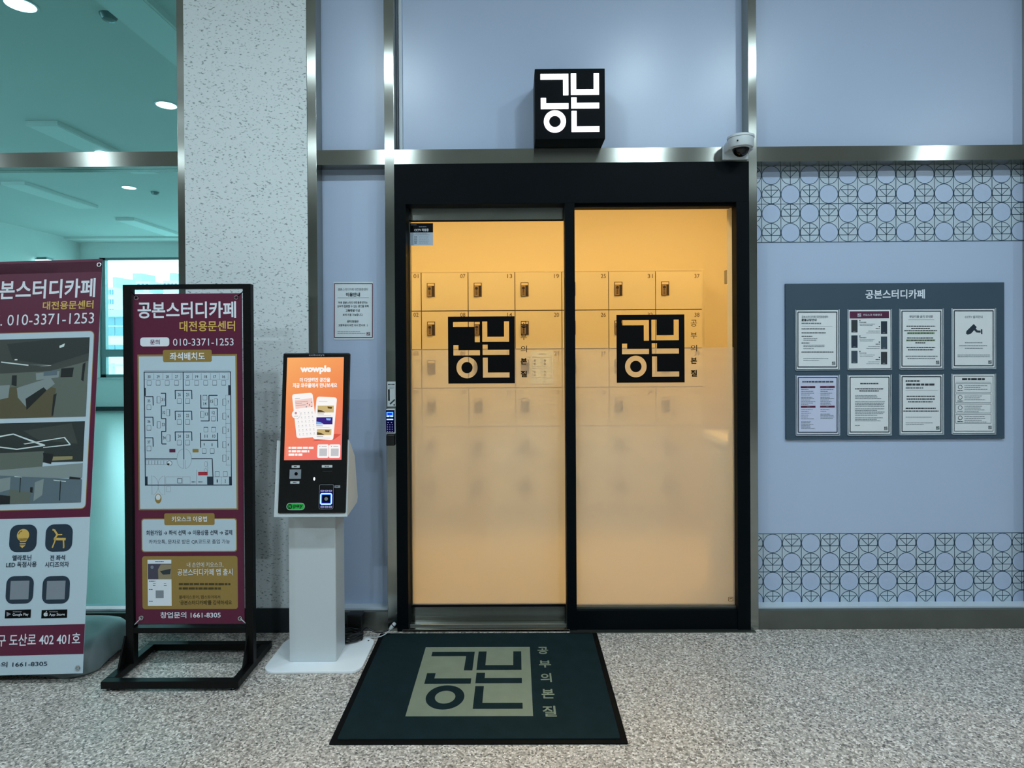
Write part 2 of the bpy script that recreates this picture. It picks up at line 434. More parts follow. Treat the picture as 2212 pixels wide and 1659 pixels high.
def finish_prints():
    todo = []
    for s in PRINTS:
        for j in s.jobs:
            c = bpy.data.curves.new('glyphs', 'FONT'); c.body = j[0]; c.size = 1.0; c.resolution_u = 3; c.offset = j[3]
            o = bpy.data.objects.new('glyphs', c); C.objects.link(o); todo.append((s, j, o))
    dg = bpy.context.evaluated_depsgraph_get(); dg.update()
    for s, j, o in todo:
        me = bpy.data.meshes.new_from_object(o.evaluated_get(dg))
        vs_ = [v.co for v in me.vertices]
        if vs_:
            x0 = min(v.x for v in vs_); x1 = max(v.x for v in vs_); y0 = min(v.y for v in vs_); y1 = max(v.y for v in vs_)
            a, b, c_, d = j[1]; k = len(s.v)
            s.v += [s.p3(a + (v.x-x0)/(x1-x0)*(c_-a), b + (v.y-y0)/max(1e-6, y1-y0)*(d-b), j[4]) for v in vs_]
            s.f += [tuple(k+i for i in p.vertices) for p in me.polygons]; s.mi += [s.slot(j[2])]*len(me.polygons)
        cu = o.data; bpy.data.objects.remove(o); bpy.data.curves.remove(cu); bpy.data.meshes.remove(me)
    for s in PRINTS:
        if not s.v: continue
        o_ = woff(s.parent); me = bpy.data.meshes.new(s.name)
        me.from_pydata([tuple(v - o_) for v in s.v], [], s.f)
        for m in s.mats: me.materials.append(m)
        for p, i in zip(me.polygons, s.mi): p.material_index = i
        o = bpy.data.objects.new(s.name, me); C.objects.link(o); o.parent = s.parent

# ================================================================== THE SETTING
PY = 0.088                                   # panels sit back from the steel face
X = lambda px, Y=0.0: at(px, 745, Y).x
Zr = lambda py, Y=0.0, px=1113: at(px, py, Y).z
RT, RB = Zr(321), Zr(353)                    # rail top and bottom
P1 = (X(387), X(403)); P2 = (X(667), X(687)); P3 = (X(833.5), X(854.5)); P4 = (X(1618.5), X(1636.5)); P5 = (X(2240), X(2258))
P0 = (P1[0] - 2.55, P1[0] - 2.51)
BASE_Z = 0.098

box('floor', granite, -9, 9, -9, 0.12, -0.08, 0.0, kind='structure')
box('ceiling', white_wall, -9, 9, -9, 0.1, CEIL, CEIL + 0.1, kind='structure')
box('wall_back', back_wall_m, -9, 9, -9.1, -9.0, 0, CEIL, kind='structure')
box('wall_left', back_wall_m, -9.1, -9, -9, 0.1, 0, CEIL, kind='structure')
box('wall_right', back_wall_m, 9, 9.1, -9, 0.1, 0, CEIL, kind='structure')

# front wall: blue panels between steel members
wf = empty('wall_front', (0, PY, 0), kind='structure')
for x0, x1, z0, z1 in ((P2[1]-.01, P3[0]+.01, RT-.01, CEIL), (P3[1]-.01, P4[0]+.01, RT-.01, CEIL), (P4[1]-.01, P5[0]+.01, RT-.01, CEIL),
                       (P2[1]-.01, P3[0]+.01, BASE_Z, RB+.01), (P4[1]-.01, P5[0]+.01, BASE_Z, RB+.01), (P5[1]-.01, 9, BASE_Z, CEIL)):
    box('panel', panel_m, x0, x1, PY, PY+.02, z0, z1, wf)
box('infill', white_wall, -9, P0[0], 0.02, 0.12, 0, CEIL, wf)
# thin bead round the transom panel over the door
for a in ((P3[1]+.012, P3[1]+.030, PY-.012, PY, RT, CEIL), (P3[1]+.012, P4[0], PY-.012, PY, RT, RT+.016)):
    box('bead', film_grey, *a, wf)

tr = empty('trim_1', (0, 0, 0), kind='structure')
for p in (P0, P1, P2, P3, P4, P5): box('post', steel_post, p[0], p[1], 0.0, 0.10, 0, CEIL, tr, bevel=0.0015)
for a, b in ((P0, P1), (P2, P3), (P3, P4), (P4, P5)):
    box('rail', steel_rail, a[1], b[0], 0.001, 0.10, RB, RT, tr)
bb = empty('baseboard_front', (0, 0, 0), kind='structure')
for a, b in ((P0, P1), (P2, P3), (P4, P5), (P5, (9, 9))):
    box('skirting', steel_dark, a[1], b[0], 0.004, 0.10, 0, BASE_Z, bb)
    box('ledge', film_grey, a[1], b[0], 0.03, 0.098, BASE_Z, BASE_Z + .009, bb)
pil = empty('wall_pillar', (0, 0, 0), kind='structure')
box('stucco_face', stucco, P1[1], P2[0], -0.004, 0.5, Zr(1313, px=530), CEIL, pil)
box('skirting', skirting, P1[1], P2[0], -0.012, 0.5, 0, Zr(1313, px=530), pil)

# left glazing
wn = empty('window_1', ((P0[1]+P1[0])/2, 0.05, 0), kind='structure')
box('pane', teal_glass, P0[1], P1[0], 0.046, 0.054, RT, CEIL, wn)
box('pane', teal_glass, P0[1], P1[0], 0.046, 0.054, BASE_Z + .02, RB, wn)

# printed line pattern bands on the right panel
def pattern_band(top_px, rows, parent):
    c = 41.13*(3.13 + PY)/F; x0 = X(1646.3, PY) - c; ztop = at(1900, top_px, PY).z; Yp = PY - .0012
    bandx = (P4[1]-.02, P5[0]+.02)
    box('film_strip', band_film, bandx[0], bandx[1], Yp, PY + .001, ztop - rows*c, ztop, parent)
    L = MB(); D = MB(); t = .0034; yl = Yp - .0006; yd = Yp - .0003
    def seg(ax, az, bx, bz):
        d = Vector((bx-ax, bz-az)); n = Vector((-d.y, d.x)).normalized()*t/2
        L.add([(ax+n.x, yl, az+n.y), (bx+n.x, yl, bz+n.y), (bx-n.x, yl, bz-n.y), (ax-n.x, yl, az-n.y)], [(0, 1, 2, 3)])
    ncol = 15
    for i in range(ncol + 1): seg(x0+i*c, ztop, x0+i*c, ztop-rows*c)
    for r in (0, 2, 4): seg(x0, ztop-r*c, x0+ncol*c, ztop-r*c)
    for i in range(ncol):
        for r in range(rows):
            cx, cz = x0+(i+.5)*c, ztop-(r+.5)*c; R = c*.482; n = 32
            pts = [(cx+R*math.cos(2*math.pi*k/n), cz+R*math.sin(2*math.pi*k/n)) for k in range(n)]
            for k in range(n): seg(*pts[k], *pts[(k+1) % n])
            if (i + r) % 2 == 1:
                D.add([(p[0], yd, p[1]) for p in pts], [tuple(range(n))])
            else:
                seg(cx, cz+R, cx, cz-R); seg(cx-.5*c, cz-.14*c, cx+.5*c, cz-.14*c)
                seg(cx-.36*c, cz+.225*c, cx+.36*c, cz+.225*c)
                seg(cx-.395*c, cz+.275*c, cx, cz-.125*c); seg(cx+.395*c, cz+.275*c, cx, cz-.125*c)
    D.build('plain_disc_print', panel_m, parent); L.build('line_print', line_m, parent)
pattern_band(356.5, 4, wf); pattern_band(1152, 4, wf)

# ------------------------------------------------------------------ the door
FILM_TOP = Zr(752, 0.08, 1230)
film_m = film_material(FILM_TOP)
dr = empty('door_1', ((P3[1]+P4[0])/2, 0.0, 0), kind='structure')
DX0, DX1 = P3[1], P4[0]
Zh = Zr(440)
box('header', black_metal, DX0, DX1, -0.006, 0.16, Zh, RB, dr, bevel=.001)
box('jamb', black_metal, DX0, X(878.5), -0.006, 0.16, 0, Zh, dr)
box('jamb', black_metal, X(1591), DX1, -0.006, 0.06, 0, Zh, dr)
box('mullion', black_metal, X(1221.5), X(1242.5), -0.006, 0.075, 0, Zh, dr)
box('stop_strip', black_metal, X(1243), X(1592), 0.02, 0.06, Zr(447), Zh, dr)
box('base_panel', black_metal, X(1242), X(1591), 0.0, 0.06, 0, Zr(1319, px=1420), dr)
box('base_ledge', steel_dark, X(1243), X(1591), 0.02, 0.055, Zr(1319, px=1420), Zr(1313.5, px=1420), dr)
fx = empty('fixed_leaf', (X(1416), 0.04, 0), dr)
GY = 0.04
fx0, fx1, fz0, fz1 = X(1242, GY), X(1594, GY), Zr(1314, GY, 1420), Zr(445, GY, 1420)
box('glass', clear_glass, fx0, fx1, GY, GY+.008, fz0, fz1, fx)
sheet_quad('frosted_film', film_m, fx0, fx1, GY-.0005, fz0, FILM_TOP, fx)
sl = empty('sliding_leaf', (X(1055), 0.10, 0), dr)
SY = 0.10
sx0, sx1 = X(884, SY), X(1236, SY)
Zst, Zsb = Zr(477, SY), Zr(1305.5, SY, 1060)
box('glass', clear_glass, sx0, sx1, SY, SY+.008, Zsb, Zst, sl)
sheet_quad('frosted_film', film_m, X(888, SY), sx1, SY-.0005, Zsb, FILM_TOP, sl)
box('top_rail', steel_rail, X(881, SY), sx1, SY-.012, SY+.02, Zr(475.5, SY), Zr(450, SY), sl)
box('bottom_rail', steel_rail, X(881, SY), sx1, SY-.012, SY+.02, Zr(1351, SY, 1060), Zr(1309, SY, 1060), sl)
box('gasket', rubber, X(881, SY), sx1, SY-.008, SY+.015, Zr(1309.2, SY, 1060), Zsb, sl)
box('gasket', rubber, X(881, SY), sx1, SY-.008, SY+.015, Zst, Zr(475.2, SY), sl)
box('stile', steel_dark, X(882, SY), X(888, SY), SY-.010, SY+.016, Zsb, Zst, sl)
box('threshold', steel, X(866), X(1226.5), -0.018, 0.16, 0, 0.016, dr, bevel=.003)
box('track', chrome, X(868), X(1226), 0.02, 0.05, 0.014, 0.026, dr, bevel=.002)
box('sill_strip', steel_dark, X(1227), X(1626), -0.03, 0.0, 0, 0.004, dr)

def decal(parent, Y, x0, y0, x1, y1):
    """black vinyl square with the mark cut out of it"""
    a = at(x0, y0, Y); b = at(x1, y1, Y); W, H = b.x - a.x, a.z - b.z
    cu = bpy.data.curves.new('logo_decal', 'CURVE'); cu.dimensions = '2D'; cu.fill_mode = 'BOTH'
    def spl(pts):
        sp_ = cu.splines.new('POLY'); sp_.points.add(len(pts)-1)
        for q, p in zip(sp_.points, pts): q.co = (p[0]*W, -p[1]*H, 0, 1)
        sp_.use_cyclic_u = True
    spl([(0, 0), (1, 0), (1, 1), (0, 1)])
    for k in LOGO.values(): spl(k)
    cx, cy, r0, r1 = LOGO_C
    for r in (r0, r1): spl([(cx+r*math.cos(2*math.pi*i/48), cy+r*math.sin(2*math.pi*i/48)) for i in range(48)])
    t = bpy.data.objects.new('tmp', cu); C.objects.link(t)
    dg = bpy.context.evaluated_depsgraph_get(); dg.update()
    me0 = bpy.data.meshes.new_from_object(t.evaluated_get(dg)); bpy.data.objects.remove(t)
    mb = MB(); mb.add([(a.x + v.co.x, Y, a.z + v.co.y) for v in me0.vertices], [tuple(p.vertices) for p in me0.polygons])
    mb.build('logo_decal', film_black, parent)
decal(sl, SY-.0016, 967.5, 684, 1112.3, 828)
decal(fx, GY-.0016, 1331.5, 680, 1479, 826)
s = Print('slogan_lettering', sl, (0, SY-.0012, 0))
for ch, a, b in (('공', 588, 655), ('부', 715, 780), ('의', 838, 905), ('본', 965, 1030), ('질', 1095, 1160)):
    s.text(ch, 870+1207/4.74, 570+a/4.74, 870+1272/4.74, 570+b/4.74, film_black, .03 if ch in '본질' else .0)
s = Print('slogan_lettering', fx, (0, GY-.0012, 0))
for ch, a, b in (('공', 143, 208), ('부', 268, 330), ('의', 392, 458), ('본', 518, 580), ('질', 642, 708)):
    s.text(ch, 1230+1207/4.61, 660+a/4.61, 1230+1270/4.61, 660+b/4.61, film_black, .03 if ch in '본질' else .0)
s = Print('glass_stamp', fx, (0, GY-.0012, 0)); s.frame(1573.5, 1290, 1583, 1298, 1.0, number_m); s.line(1575, 1294, 1581, 1292, 1.4, number_m)
s = Print('cctv_sticker', sl, (0, SY-.0012, 0))
s.rect(886, 484, 935.5, 530, mat('sticker_pale', (176, 190, 204), .5), 0); s.rect(886, 482.5, 935.5, 502, film_black, 1)
s.text('CCTV 작동중', 895, 494, 926, 499.8, p_white, .02); s.greek(905, 490, 921, 1.8, grey_ink, 2); s.greek(887.5, 485.8, 900, 1.2, grey_ink, 2)
for y in (505, 507.5): s.greek(893 if y > 506 else 898, y, 928 if y > 506 else 923, .9, grey_ink, 2)
for y in (512, 516.5, 521, 525): s.greek(895, y, 901, 1.4, dark_ink, 2); s.greek(905, y, 926, .8, grey_ink, 2)

# ------------------------------------------------------------------ shop interior behind the door
LY = 1.77
SXL, SXR, SYB, SZC = -1.55, 2.30, 2.2, 2.95
sw = empty('wall_shop', (0, 1.2, 0), kind='structure')
box('wall_slab', shop_wall, SXL-.1, SXR+.1, SYB, SYB+.1, 0, SZC, sw)
box('wall_slab', shop_wall, SXL-.1, SXL, 0.12, SYB, 0, SZC, sw)
box('wall_slab', shop_wall, SXR, SXR+.1, 0.12, SYB, 0, SZC, sw)
box('wall_slab', shop_wall, SXL, X(878), 0.12, 0.16, 0, Zh, sw)
box('wall_slab', shop_wall, X(1599), SXR, 0.112, 0.19, 0, Zh, sw)
box('wall_slab', shop_wall, SXL, SXR, 0.16, 0.24, Zh + .02, SZC, sw)
box('floor', vary(mat('shop_floor_vinyl', (222, 210, 186), .5), 5, .08), SXL, SXR, 0.12, SYB, -0.08, 0.0, kind='structure')
box('ceiling', shop_wall, SXL-.1, SXR+.1, 0.12, SYB+.1, SZC, SZC+.06, kind='structure')

lb = empty('locker_bank', (X(1163, LY), LY, 0), label='tall cream locker bank with six rows of numbered doors behind the glass doors', cat='lockers')
cols = [809.5 + 101.15*i for i in range(8)]; rowp = [587 + 83.4*i for i in range(7)]
lx = [at(c, 745, LY).x for c in cols]; lz = [Zr(r, LY, 1160) for r in rowp]
MB().box(lx[0], lx[-1] + .022, LY+.018, SYB-.002, 0, lz[0]+.008).build('body', locker_m, lb)
box('gap_shadow_board', locker_edge, lx[0], lx[-1], LY+.014, LY+.0185, lz[-1], lz[0], lb)
box('plinth', locker_m, lx[0], lx[-1]+.022, LY+.03, LY+.05, 0, lz[-1], lb)
cw, ch_ = lx[1]-lx[0], lz[0]-lz[1]; g = .0072
doormesh = None
lockm = [mat('lock_frame_bronze', (92, 70, 40), .4, .3), mat('lock_plate', (214, 200, 168), .35), mat('lock_dark', (38, 24, 12), .4), mat('lock_body', (150, 128, 88), .35, .3)]
def px_l(v): return v*(3.13+LY)/F
numpr = []
for i in range(7):
    for r in range(6):
        x0, x1, z1, z0 = lx[i]+g/2, lx[i+1]-g/2, lz[r]-g/2, lz[r+1]+g/2
        if doormesh is None:
            d0 = MB().box(0, x1-x0, 0, .018, 0, z1-z0).build('door', locker_m); doormesh = d0.data
            lkx, lkz = px_l(11.5), (z1-z0)-px_l(22); lw, lh = px_l(17), px_l(30)
            lk = MB().box(lkx, lkx+lw, -.004, .0005, lkz-lh, lkz, 0)
            lk.box(lkx+px_l(1.5), lkx+lw-px_l(1.5), -.005, 0, lkz-px_l(6), lkz-px_l(1.3), 1)
            lk.box(lkx+px_l(1.2), lkx+px_l(10.5), -.013, 0, lkz-lh+px_l(1), lkz-px_l(6.8), 3)
            lk.box(lkx+px_l(10.8), lkx+lw-px_l(1), -.0045, 0, lkz-lh+px_l(1), lkz-px_l(6.8), 2)
            lk.cyl((lkx+px_l(6), -.018, lkz-px_l(12.5)), (lkx+px_l(6), -.012, lkz-px_l(12.5)), px_l(3.1), n=16, mi=2)
            for q in range(4): lk.box(lkx+px_l(4), lkx+px_l(8), -.0145, -.012, lkz-px_l(18.5+2.6*q), lkz-px_l(17.2+2.6*q), 2)
            l0 = lk.build('lock', lockm); lockmesh = l0.data; bpy.data.objects.remove(d0); bpy.data.objects.remove(l0)
        d = bpy.data.objects.new('door', doormesh); C.objects.link(d); d.parent = lb; d.location = Vector((x0, LY, z0)) - woff(lb)
        l = bpy.data.objects.new('lock', lockmesh); C.objects.link(l); l.parent = d
        n = i*6 + r + 1
        if r < 4:
            pn = Print('number', d, (0, LY, 0), base=.0006)
            cx = cols[i+1]; cy = rowp[r]
            pn.text('%02d' % n, cx-17.5, cy+5, cx-6.5, cy+14, number_m, .008)
gs = empty('guide_sheet', tuple(at(1170, 829, LY)), label='white guide sheet with four small pictures stuck on a locker door', cat='notice')
gb = at(1146, 759, LY); gc = at(1195.5, 829, LY)
box('paper_sheet', paper, gb.x, gc.x, LY-.003, LY-.0005, gc.z, gb.z, gs)
s = Print('print', gs, (0, LY-.003, 0)); s.text('이용안내', 1162, 763.5, 1180, 766.5, number_m, .01)
for a in (1150, 1172):
    for b in (772, 796): s.frame(a, b, a+19, b+20, .6, number_m); s.disc(a+5, b+7, 2.5, number_m); s.disc(a+5, b+14, 2.5, number_m)
ct = empty('counter', (1.5, .38, 0), label='white reception counter just inside the right door post', cat='counter')
cxl = 1.16; cz = .95
cy0, cy1 = on_plane(1578, 962, Vector((0, 0, cz)), Vector((0, 0, 1))).y, on_plane(1513, 929, Vector((0, 0, cz)), Vector((0, 0, 1))).y
box('counter_top', cream_top, cxl, SXR-.004, .2, cy1, cz-.035, cz, ct, bevel=.003)
box('cabinet', locker_m, cxl+.02, SXR-.004, .22, cy1-.02, 0, cz-.035, ct)
BXX = 1.214                                  # small unit on the inner face of the front wall, beside the door post
wa, wz = on_plane(1564, 584.5, Vector((BXX, 0, 0)), Vector((1, 0, 0))), on_plane(1564, 614, Vector((BXX, 0, 0)), Vector((1, 0, 0)))
wb = empty('wall_box', (BXX+.05, .19, wz.z), label='small grey box beside the right door post inside the shop', cat='wall box')
box('casing', mat('box_grey', (150, 138, 108), .5), BXX, BXX+.11, .1905, wa.y, wz.z, wa.z, wb, bevel=.003)
box('lamp_strip', shop_lens, BXX+.01, BXX+.10, .21, wa.y-.02, wz.z-.006, wz.z+.001, wb)

def downlight(x, y, z, watts, col, lens, label, r=.085, ltype=None):
    t = empty('downlight', (x, y, z), label=label, cat='ceiling lamp')
    MB().lathe([(r+.018, -.006), (r+.020, -.002), (r+.016, 0.0)], (x, y, z), 28).build('rim', white_pl, t, smooth=True)
    MB().lathe([(r, -.0075), (r, -.003)], (x, y, z), 28).build('lens', lens, t)
    la = bpy.data.lights.new('downlight_lamp', 'AREA'); la.shape = 'DISK'; la.size = 2*r; la.energy = watts; la.color = col
    lo = bpy.data.objects.new('lamp_light', la); C.objects.link(lo); lo.parent = t; lo.location = (0, 0, -.010)
    return t
for i, (x, y, p) in enumerate(SHOP_LAMPS):
    downlight(x, y, SZC, p, SHOP_COL, shop_lens, 'warm round ceiling lamp inside the shop at the %s' % ('locker number 01 side' if x < 0 else 'counter side' if x > 1 else 'centre line'), .16)
names = ['far left', 'left of centre', 'right of centre', 'far right']
for i, (x, y, p) in enumerate(CORRIDOR_LAMPS):
    downlight(x, y, CEIL, p, LAMP_COL, lens_m, 'round white corridor ceiling lamp, %s row, %s' % ('rear' if y < -3 else 'front', names[i % 4]), .075)

# ------------------------------------------------------------------ the empty room behind the teal glass
RXL, RXR, RYB = -10.2, -1.62, 10.95
ro = empty('wall_room', (-6, 5, 0), kind='structure')
box('floor', room_floor, RXL, RXR, 0.12, RYB, -0.08, -0.002, kind='structure')
box('ceiling', vary(mat('room_ceiling', (214, 220, 218), .8), 1.5, .03), RXL, RXR, 0.1, RYB, CEIL, CEIL+.1, kind='structure')
box('wall_slab', white_wall, RXR, RXR+.08, 0.5, RYB, 0, CEIL, ro)
box('wall_slab', white_wall, RXL-.1, RXL, 0.1, RYB, 0, CEIL, ro)
wl, wr_ = at(214, 650, RYB).x, -3.2
wt, wbz = at(300, 556, RYB).z, at(300, 815, RYB).z
for a in ((RXL, wl, 0, CEIL), (wr_, RXR, 0, CEIL), (wl, wr_, wt, CEIL), (wl, wr_, 0, wbz)): box('wall_slab', white_wall, a[0], a[1], RYB, RYB+.2, a[2], a[3], ro)
box('skirting', skirting, RXL, RXR, RYB-.02, RYB, 0, .10, ro)
box('soffit', white_wall, RXL, RXR, RYB-.5, RYB, at(300, 515, RYB-.5).z, CEIL, ro)
w2 = empty('window_2', ((wl+wr_)/2, RYB+.1, wbz), kind='structure')
zt0, zt1 = at(240, 771, RYB).z, at(240, 755, RYB).z
box('frame_member', alu, wl, wl+.12, RYB+.04, RYB+.14, wbz, wt, w2)
box('frame_member', alu, wr_-.12, wr_, RYB+.04, RYB+.14, wbz, wt, w2)
box('frame_member', alu, wl, wr_, RYB+.03, RYB+.15, zt0, zt1, w2)
box('frame_member', alu, wl, wr_, RYB+.04, RYB+.14, wbz, wbz+.07, w2)
box('frame_member', alu, wl, wr_, RYB+.04, RYB+.14, wt-.05, wt, w2)
for k in range(1, 3): box('frame_member', alu, wl+(wr_-wl)*k/3-.04, wl+(wr_-wl)*k/3+.04, RYB+.045, RYB+.135, wbz, wt, w2)
box('sill', white_pl, wl-.05, wr_+.05, RYB-.06, RYB+.05, wbz-.03, wbz, w2)
box('pane', clear_glass, wl, wr_, RYB+.085, RYB+.093, wbz, wt, w2)
po = bpy.data.lights.new('window_portal', 'AREA'); po.shape = 'RECTANGLE'; po.size = wr_-wl; po.size_y = wt-wbz; po.cycles.is_portal = True
pob = bpy.data.objects.new('window_portal', po); C.objects.link(pob); pob.location = ((wl+wr_)/2, RYB+.19, (wt+wbz)/2); pob.rotation_euler = (-math.pi/2, 0, 0)
pob['kind'] = 'helper'
trough_m = mat('trough_diffuser', (232, 240, 238), .6)
for nm, xc, y0, y1 in (('nearest the pillar', -2.78, .7, 2.6), ('at the middle', -5.22, 3.5, 5.4), ('near the long wall', -7.55, 5.9, 7.5), ('closest to the far window', -7.55, 8.5, 10.2)):
    t = empty('ceiling_trough', (xc, (y0+y1)/2, CEIL), label='long unlit ceiling light trough seen through the teal glass, ' + nm, cat='ceiling light', group='unlit troughs on the room ceiling')
    box('housing', white_wall, xc-.18, xc+.18, y0, y1, CEIL-.05, CEIL-.001, t); box('diffuser', trough_m, xc-.16, xc+.16, y0+.02, y1-.02, CEIL-.054, CEIL-.049, t)
for nm, (x, y, p) in zip(('cut by the top left corner', 'beside the steel post', 'small and far, under the rail', 'off to the left'), ROOM_LAMPS):
    downlight(x, y, CEIL, p, LAMP_COL, lens_m, 'round lit ceiling lamp behind the teal glass, ' + nm, .095)
for nm, px, py in (('near the top edge', 235, 32), ('below the steel rail', 335, 415)):
    p = on_plane(px, py, Vector((0, 0, CEIL)), Vector((0, 0, 1)))
    t = empty('smoke_detector', tuple(p), label='small ceiling smoke detector behind the teal glass, ' + nm, cat='smoke detector')
    MB().lathe([(.02, -.05), (.045, -.04), (.06, -.012), (.065, 0)], tuple(p), 20).build('cap', alu, t, smooth=True)
p = at(93, 561, 9.6); t = empty('emergency_lamp', tuple(p), label='small glowing wall lamp above the top of the leaning banner', cat='wall lamp')
q0, q1 = at(80, 556, 9.6), at(107, 567, 9.6)
box('cap', alu, q0.x+.03, q1.x-.03, 9.55, 9.75, (q0.z+q1.z)/2, q0.z, t); box('tube', emit_mat('emergency_tube', (245, 255, 255), 6), q0.x, q1.x, 9.55, 9.7, q1.z, (q0.z+q1.z)/2, t)
box('bracket', alu, RXL, q0.x+.05, 9.62, 9.68, (q0.z+q1.z)/2, (q0.z+q1.z)/2+.03, t)

# ------------------------------------------------------------------ town outside the far window
def tower(label, px0, py0, px1, D, zb, m, nx, nz):
    a, b = at(px0, py0, D), at(px1, py0, D)
    t = empty('apartment_tower', ((a.x+b.x)/2, D, zb), label=label, cat='building')
    box('tower_block', m, a.x, b.x, D, D+12, zb, a.z, t); box('roof_house', concrete_b, a.x+(b.x-a.x)*.15, a.x+(b.x-a.x)*.5, D+2, D+8, a.z, a.z+2.2, t)
    W = (b.x-a.x)/nx; H = (a.z-zb)/nz; me = None
    for i in range(nx):
        for j in range(nz):
            if me is None:
                w0 = box('window', tower_glass, 0, W*.55, 0, .15, 0, H*.5); me = w0.data; bpy.data.objects.remove(w0)
            o = bpy.data.objects.new('window', me); C.objects.link(o); o.parent = t
            o.location = Vector((a.x+W*(i+.22), D-.08, zb+H*(j+.25))) - woff(t)
tower('tall slim apartment tower, tallest outside the far window', 225, 621, 246, 110, -16, concrete, 4, 16)
tower('shorter apartment tower beside the tallest one outside the far window', 250, 640, 262, 118, -16, concrete_b, 3, 12)
tower('pale apartment slab on the skyline above the black banner frame', 268, 607, 322, 150, -16, concrete, 6, 12)
tower('pale apartment slab on the skyline next to the steel post', 352, 606, 384, 150, -16, concrete, 4, 12)
D = 34
a, b = at(200, 679, D), at(330, 679, D)
lbld = empty('low_building', ((a.x+b.x)/2, D, -14), label='low pale building with a row of wide windows outside the far window', cat='building')
box('block', concrete, a.x, b.x, D, D+8, -14, a.z, lbld); box('cornice', concrete_b, a.x-.2, b.x+.2, D-.25, D, a.z-.15, a.z+.25, lbld)
for i in range(4):
    for y0, y1 in ((686, 703), (706, 725), (745, 757)):
        p0, p1 = at(226+25*i, y0, D), at(226+25*i+23, y1, D); o = box('window', tower_glass, p0.x, p1.x, D-.06, D+.02, p1.z, p0.z, lbld)
box('ground', vary(mat('town_ground', (170, 182, 180), .9), .2, .05), -1500, 1500, RYB+.5, 2500, -16.5, -16, kind='structure')
p = at(243, 770, 26); t = empty('utility_pole', (p.x, 26, -16), label='thin utility pole with a cross arm in the lower window pane', cat='pole')
MB().cyl((p.x, 26, -16), (p.x, 26, at(243, 785, 26).z), .09, n=10).build('shaft', concrete_b, t)
box('cross_arm', concrete_b, p.x-.5, p.x+.5, 25.92, 26.0, at(243, 787, 26).z-.1, at(243, 787, 26).z, t)

# ================================================================== THINGS ON THE WALL
# lit sign box over the door
SGY = -0.13
a, b = at(1155, 149, SGY), at(1307.3, 300, SGY)
sg = empty('sign_box', ((a.x+b.x)/2, 0, RT), label='black cube sign box with glowing white letters above the door', cat='sign')
box('casing', black_metal, a.x, b.x, SGY, PY-.0005, max(b.z, RT+.0005), a.z, sg, bevel=.002)
W, H = b.x-a.x, a.z-b.z
fn = lambda p: (a.x + (.004 + .992*p[0])*W, a.z - (.0 + .985*p[1])*H)
for k, pts in LOGO.items():
    MB().prism([fn(p) for p in pts], 'y', SGY-.006, SGY, 0).build('letter', letter_glow, sg)
n = 48; cx, cy, r0, r1 = LOGO_C; mb = MB()
for i in range(n):
    q = [2*math.pi*j/n for j in (i, i+1)]
    ps = [fn((cx+r*math.cos(t), cy+r*math.sin(t))) for r, t in ((r0, q[0]), (r0, q[1]), (r1, q[1]), (r1, q[0]))]
    v8 = [(x, SGY-.006, z) for x, z in ps] + [(x, SGY, z) for x, z in ps]
    mb.add(v8, [(0, 1, 2, 3), (0, 1, 5, 4), (2, 3, 7, 6)])
mb.build('letter', letter_glow, sg)

# dome camera on the rail
sc_ = empty('security_camera', (at(1600, 330, 0).x, 0, RB), label='white dome security camera on the steel rail by the right door corner', cat='camera')
c0, c1 = at(1560, 314, -.004), at(1616, 345.5, -.004)
box('wall_plate', cam_white, c0.x, c1.x, -.012, 0.0, c1.z, c0.z, sc_, bevel=.004)
hc = at(1600, 320, -.085); R = .062
arm = MB(); ztop = at(1600, 294, -.085).z; zbot = at(1600, 320.5, -.085).z
arm.prism([(c0.x+.004, zbot-.004), (c0.x+.004, c0.z-.005), (hc.x-R*.75, ztop-.004), (hc.x+R*.8, ztop-.004), (c1.x, c0.z-.01), (c1.x, zbot-.004)], 'y', -.085, -.010)
arm.build('bracket', cam_white, sc_, bevel=.006)
MB().lathe([(R-.004, zbot-ztop), (R, zbot-ztop+.006), (R, -.016), (R+.004, -.014), (R+.004, -.005), (R*.85, .002), (R*.3, .005)], (hc.x, hc.y, ztop), 40).build('housing', cam_white, sc_, smooth=True)
prof = [(.002, -.041)] + [(.041*math.sin(math.radians(t)), -.041*math.cos(math.radians(t))) for t in range(12, 91, 13)] + [(.041, .004)]
MB().lathe(prof, (hc.x, hc.y, zbot-.001), 32).build('dome', dome_black, sc_, smooth=True)
MB().ring((hc.x, hc.y, zbot-.001), (0, 0, 1), (1, 0, 0), .044, .004, 32, 8).build('dome_ring', cam_white, sc_, smooth=True)
MB().cyl((hc.x-.035, hc.y-.052, zbot+.022), (hc.x-.036, hc.y-.056, zbot+.022), .004, n=10).build('screw', dome_black, sc_)

# notice board with eight sheets
BY = PY - .014
a, b = at(1697, 613, BY), at(2170.3, 947.5, BY)
nb = empty('notice_board', ((a.x+b.x)/2, PY, b.z), label='slate blue notice board with eight sheets on the right panel', cat='notice board')
box('board', board_m, a.x, b.x, BY, PY-.0008, b.z, a.z, nb, bevel=.0012)
s = Print('lettering', nb, (0, BY, 0)); s.text('공본스터디카페', 1869, 626, 1997.5, 645, p_white, .022)
sheets = [('refund rule sheet at the top left of the board', 1720.3, 670.5), ('kiosk guide sheet with a maroon header and six phone pictures on the board', 1833.3, 669.6),
          ('plain text sheet with green marked lines on the board, next to the camera picture', 1945, 668.6), ('sheet with a dark surveillance camera picture at the top right of the board', 2058, 667.8),
          ('price list sheet with four maroon bars at the bottom left of the board', 1721, 811.6), ('sheet with dense small paragraphs in the lower row of the board', 1833, 811),
          ('sheet with a large three line heading in the lower row of the board', 1945.2, 810), ('sheet with four outlined boxes at the bottom right of the board', 2058, 809)]
cats = []
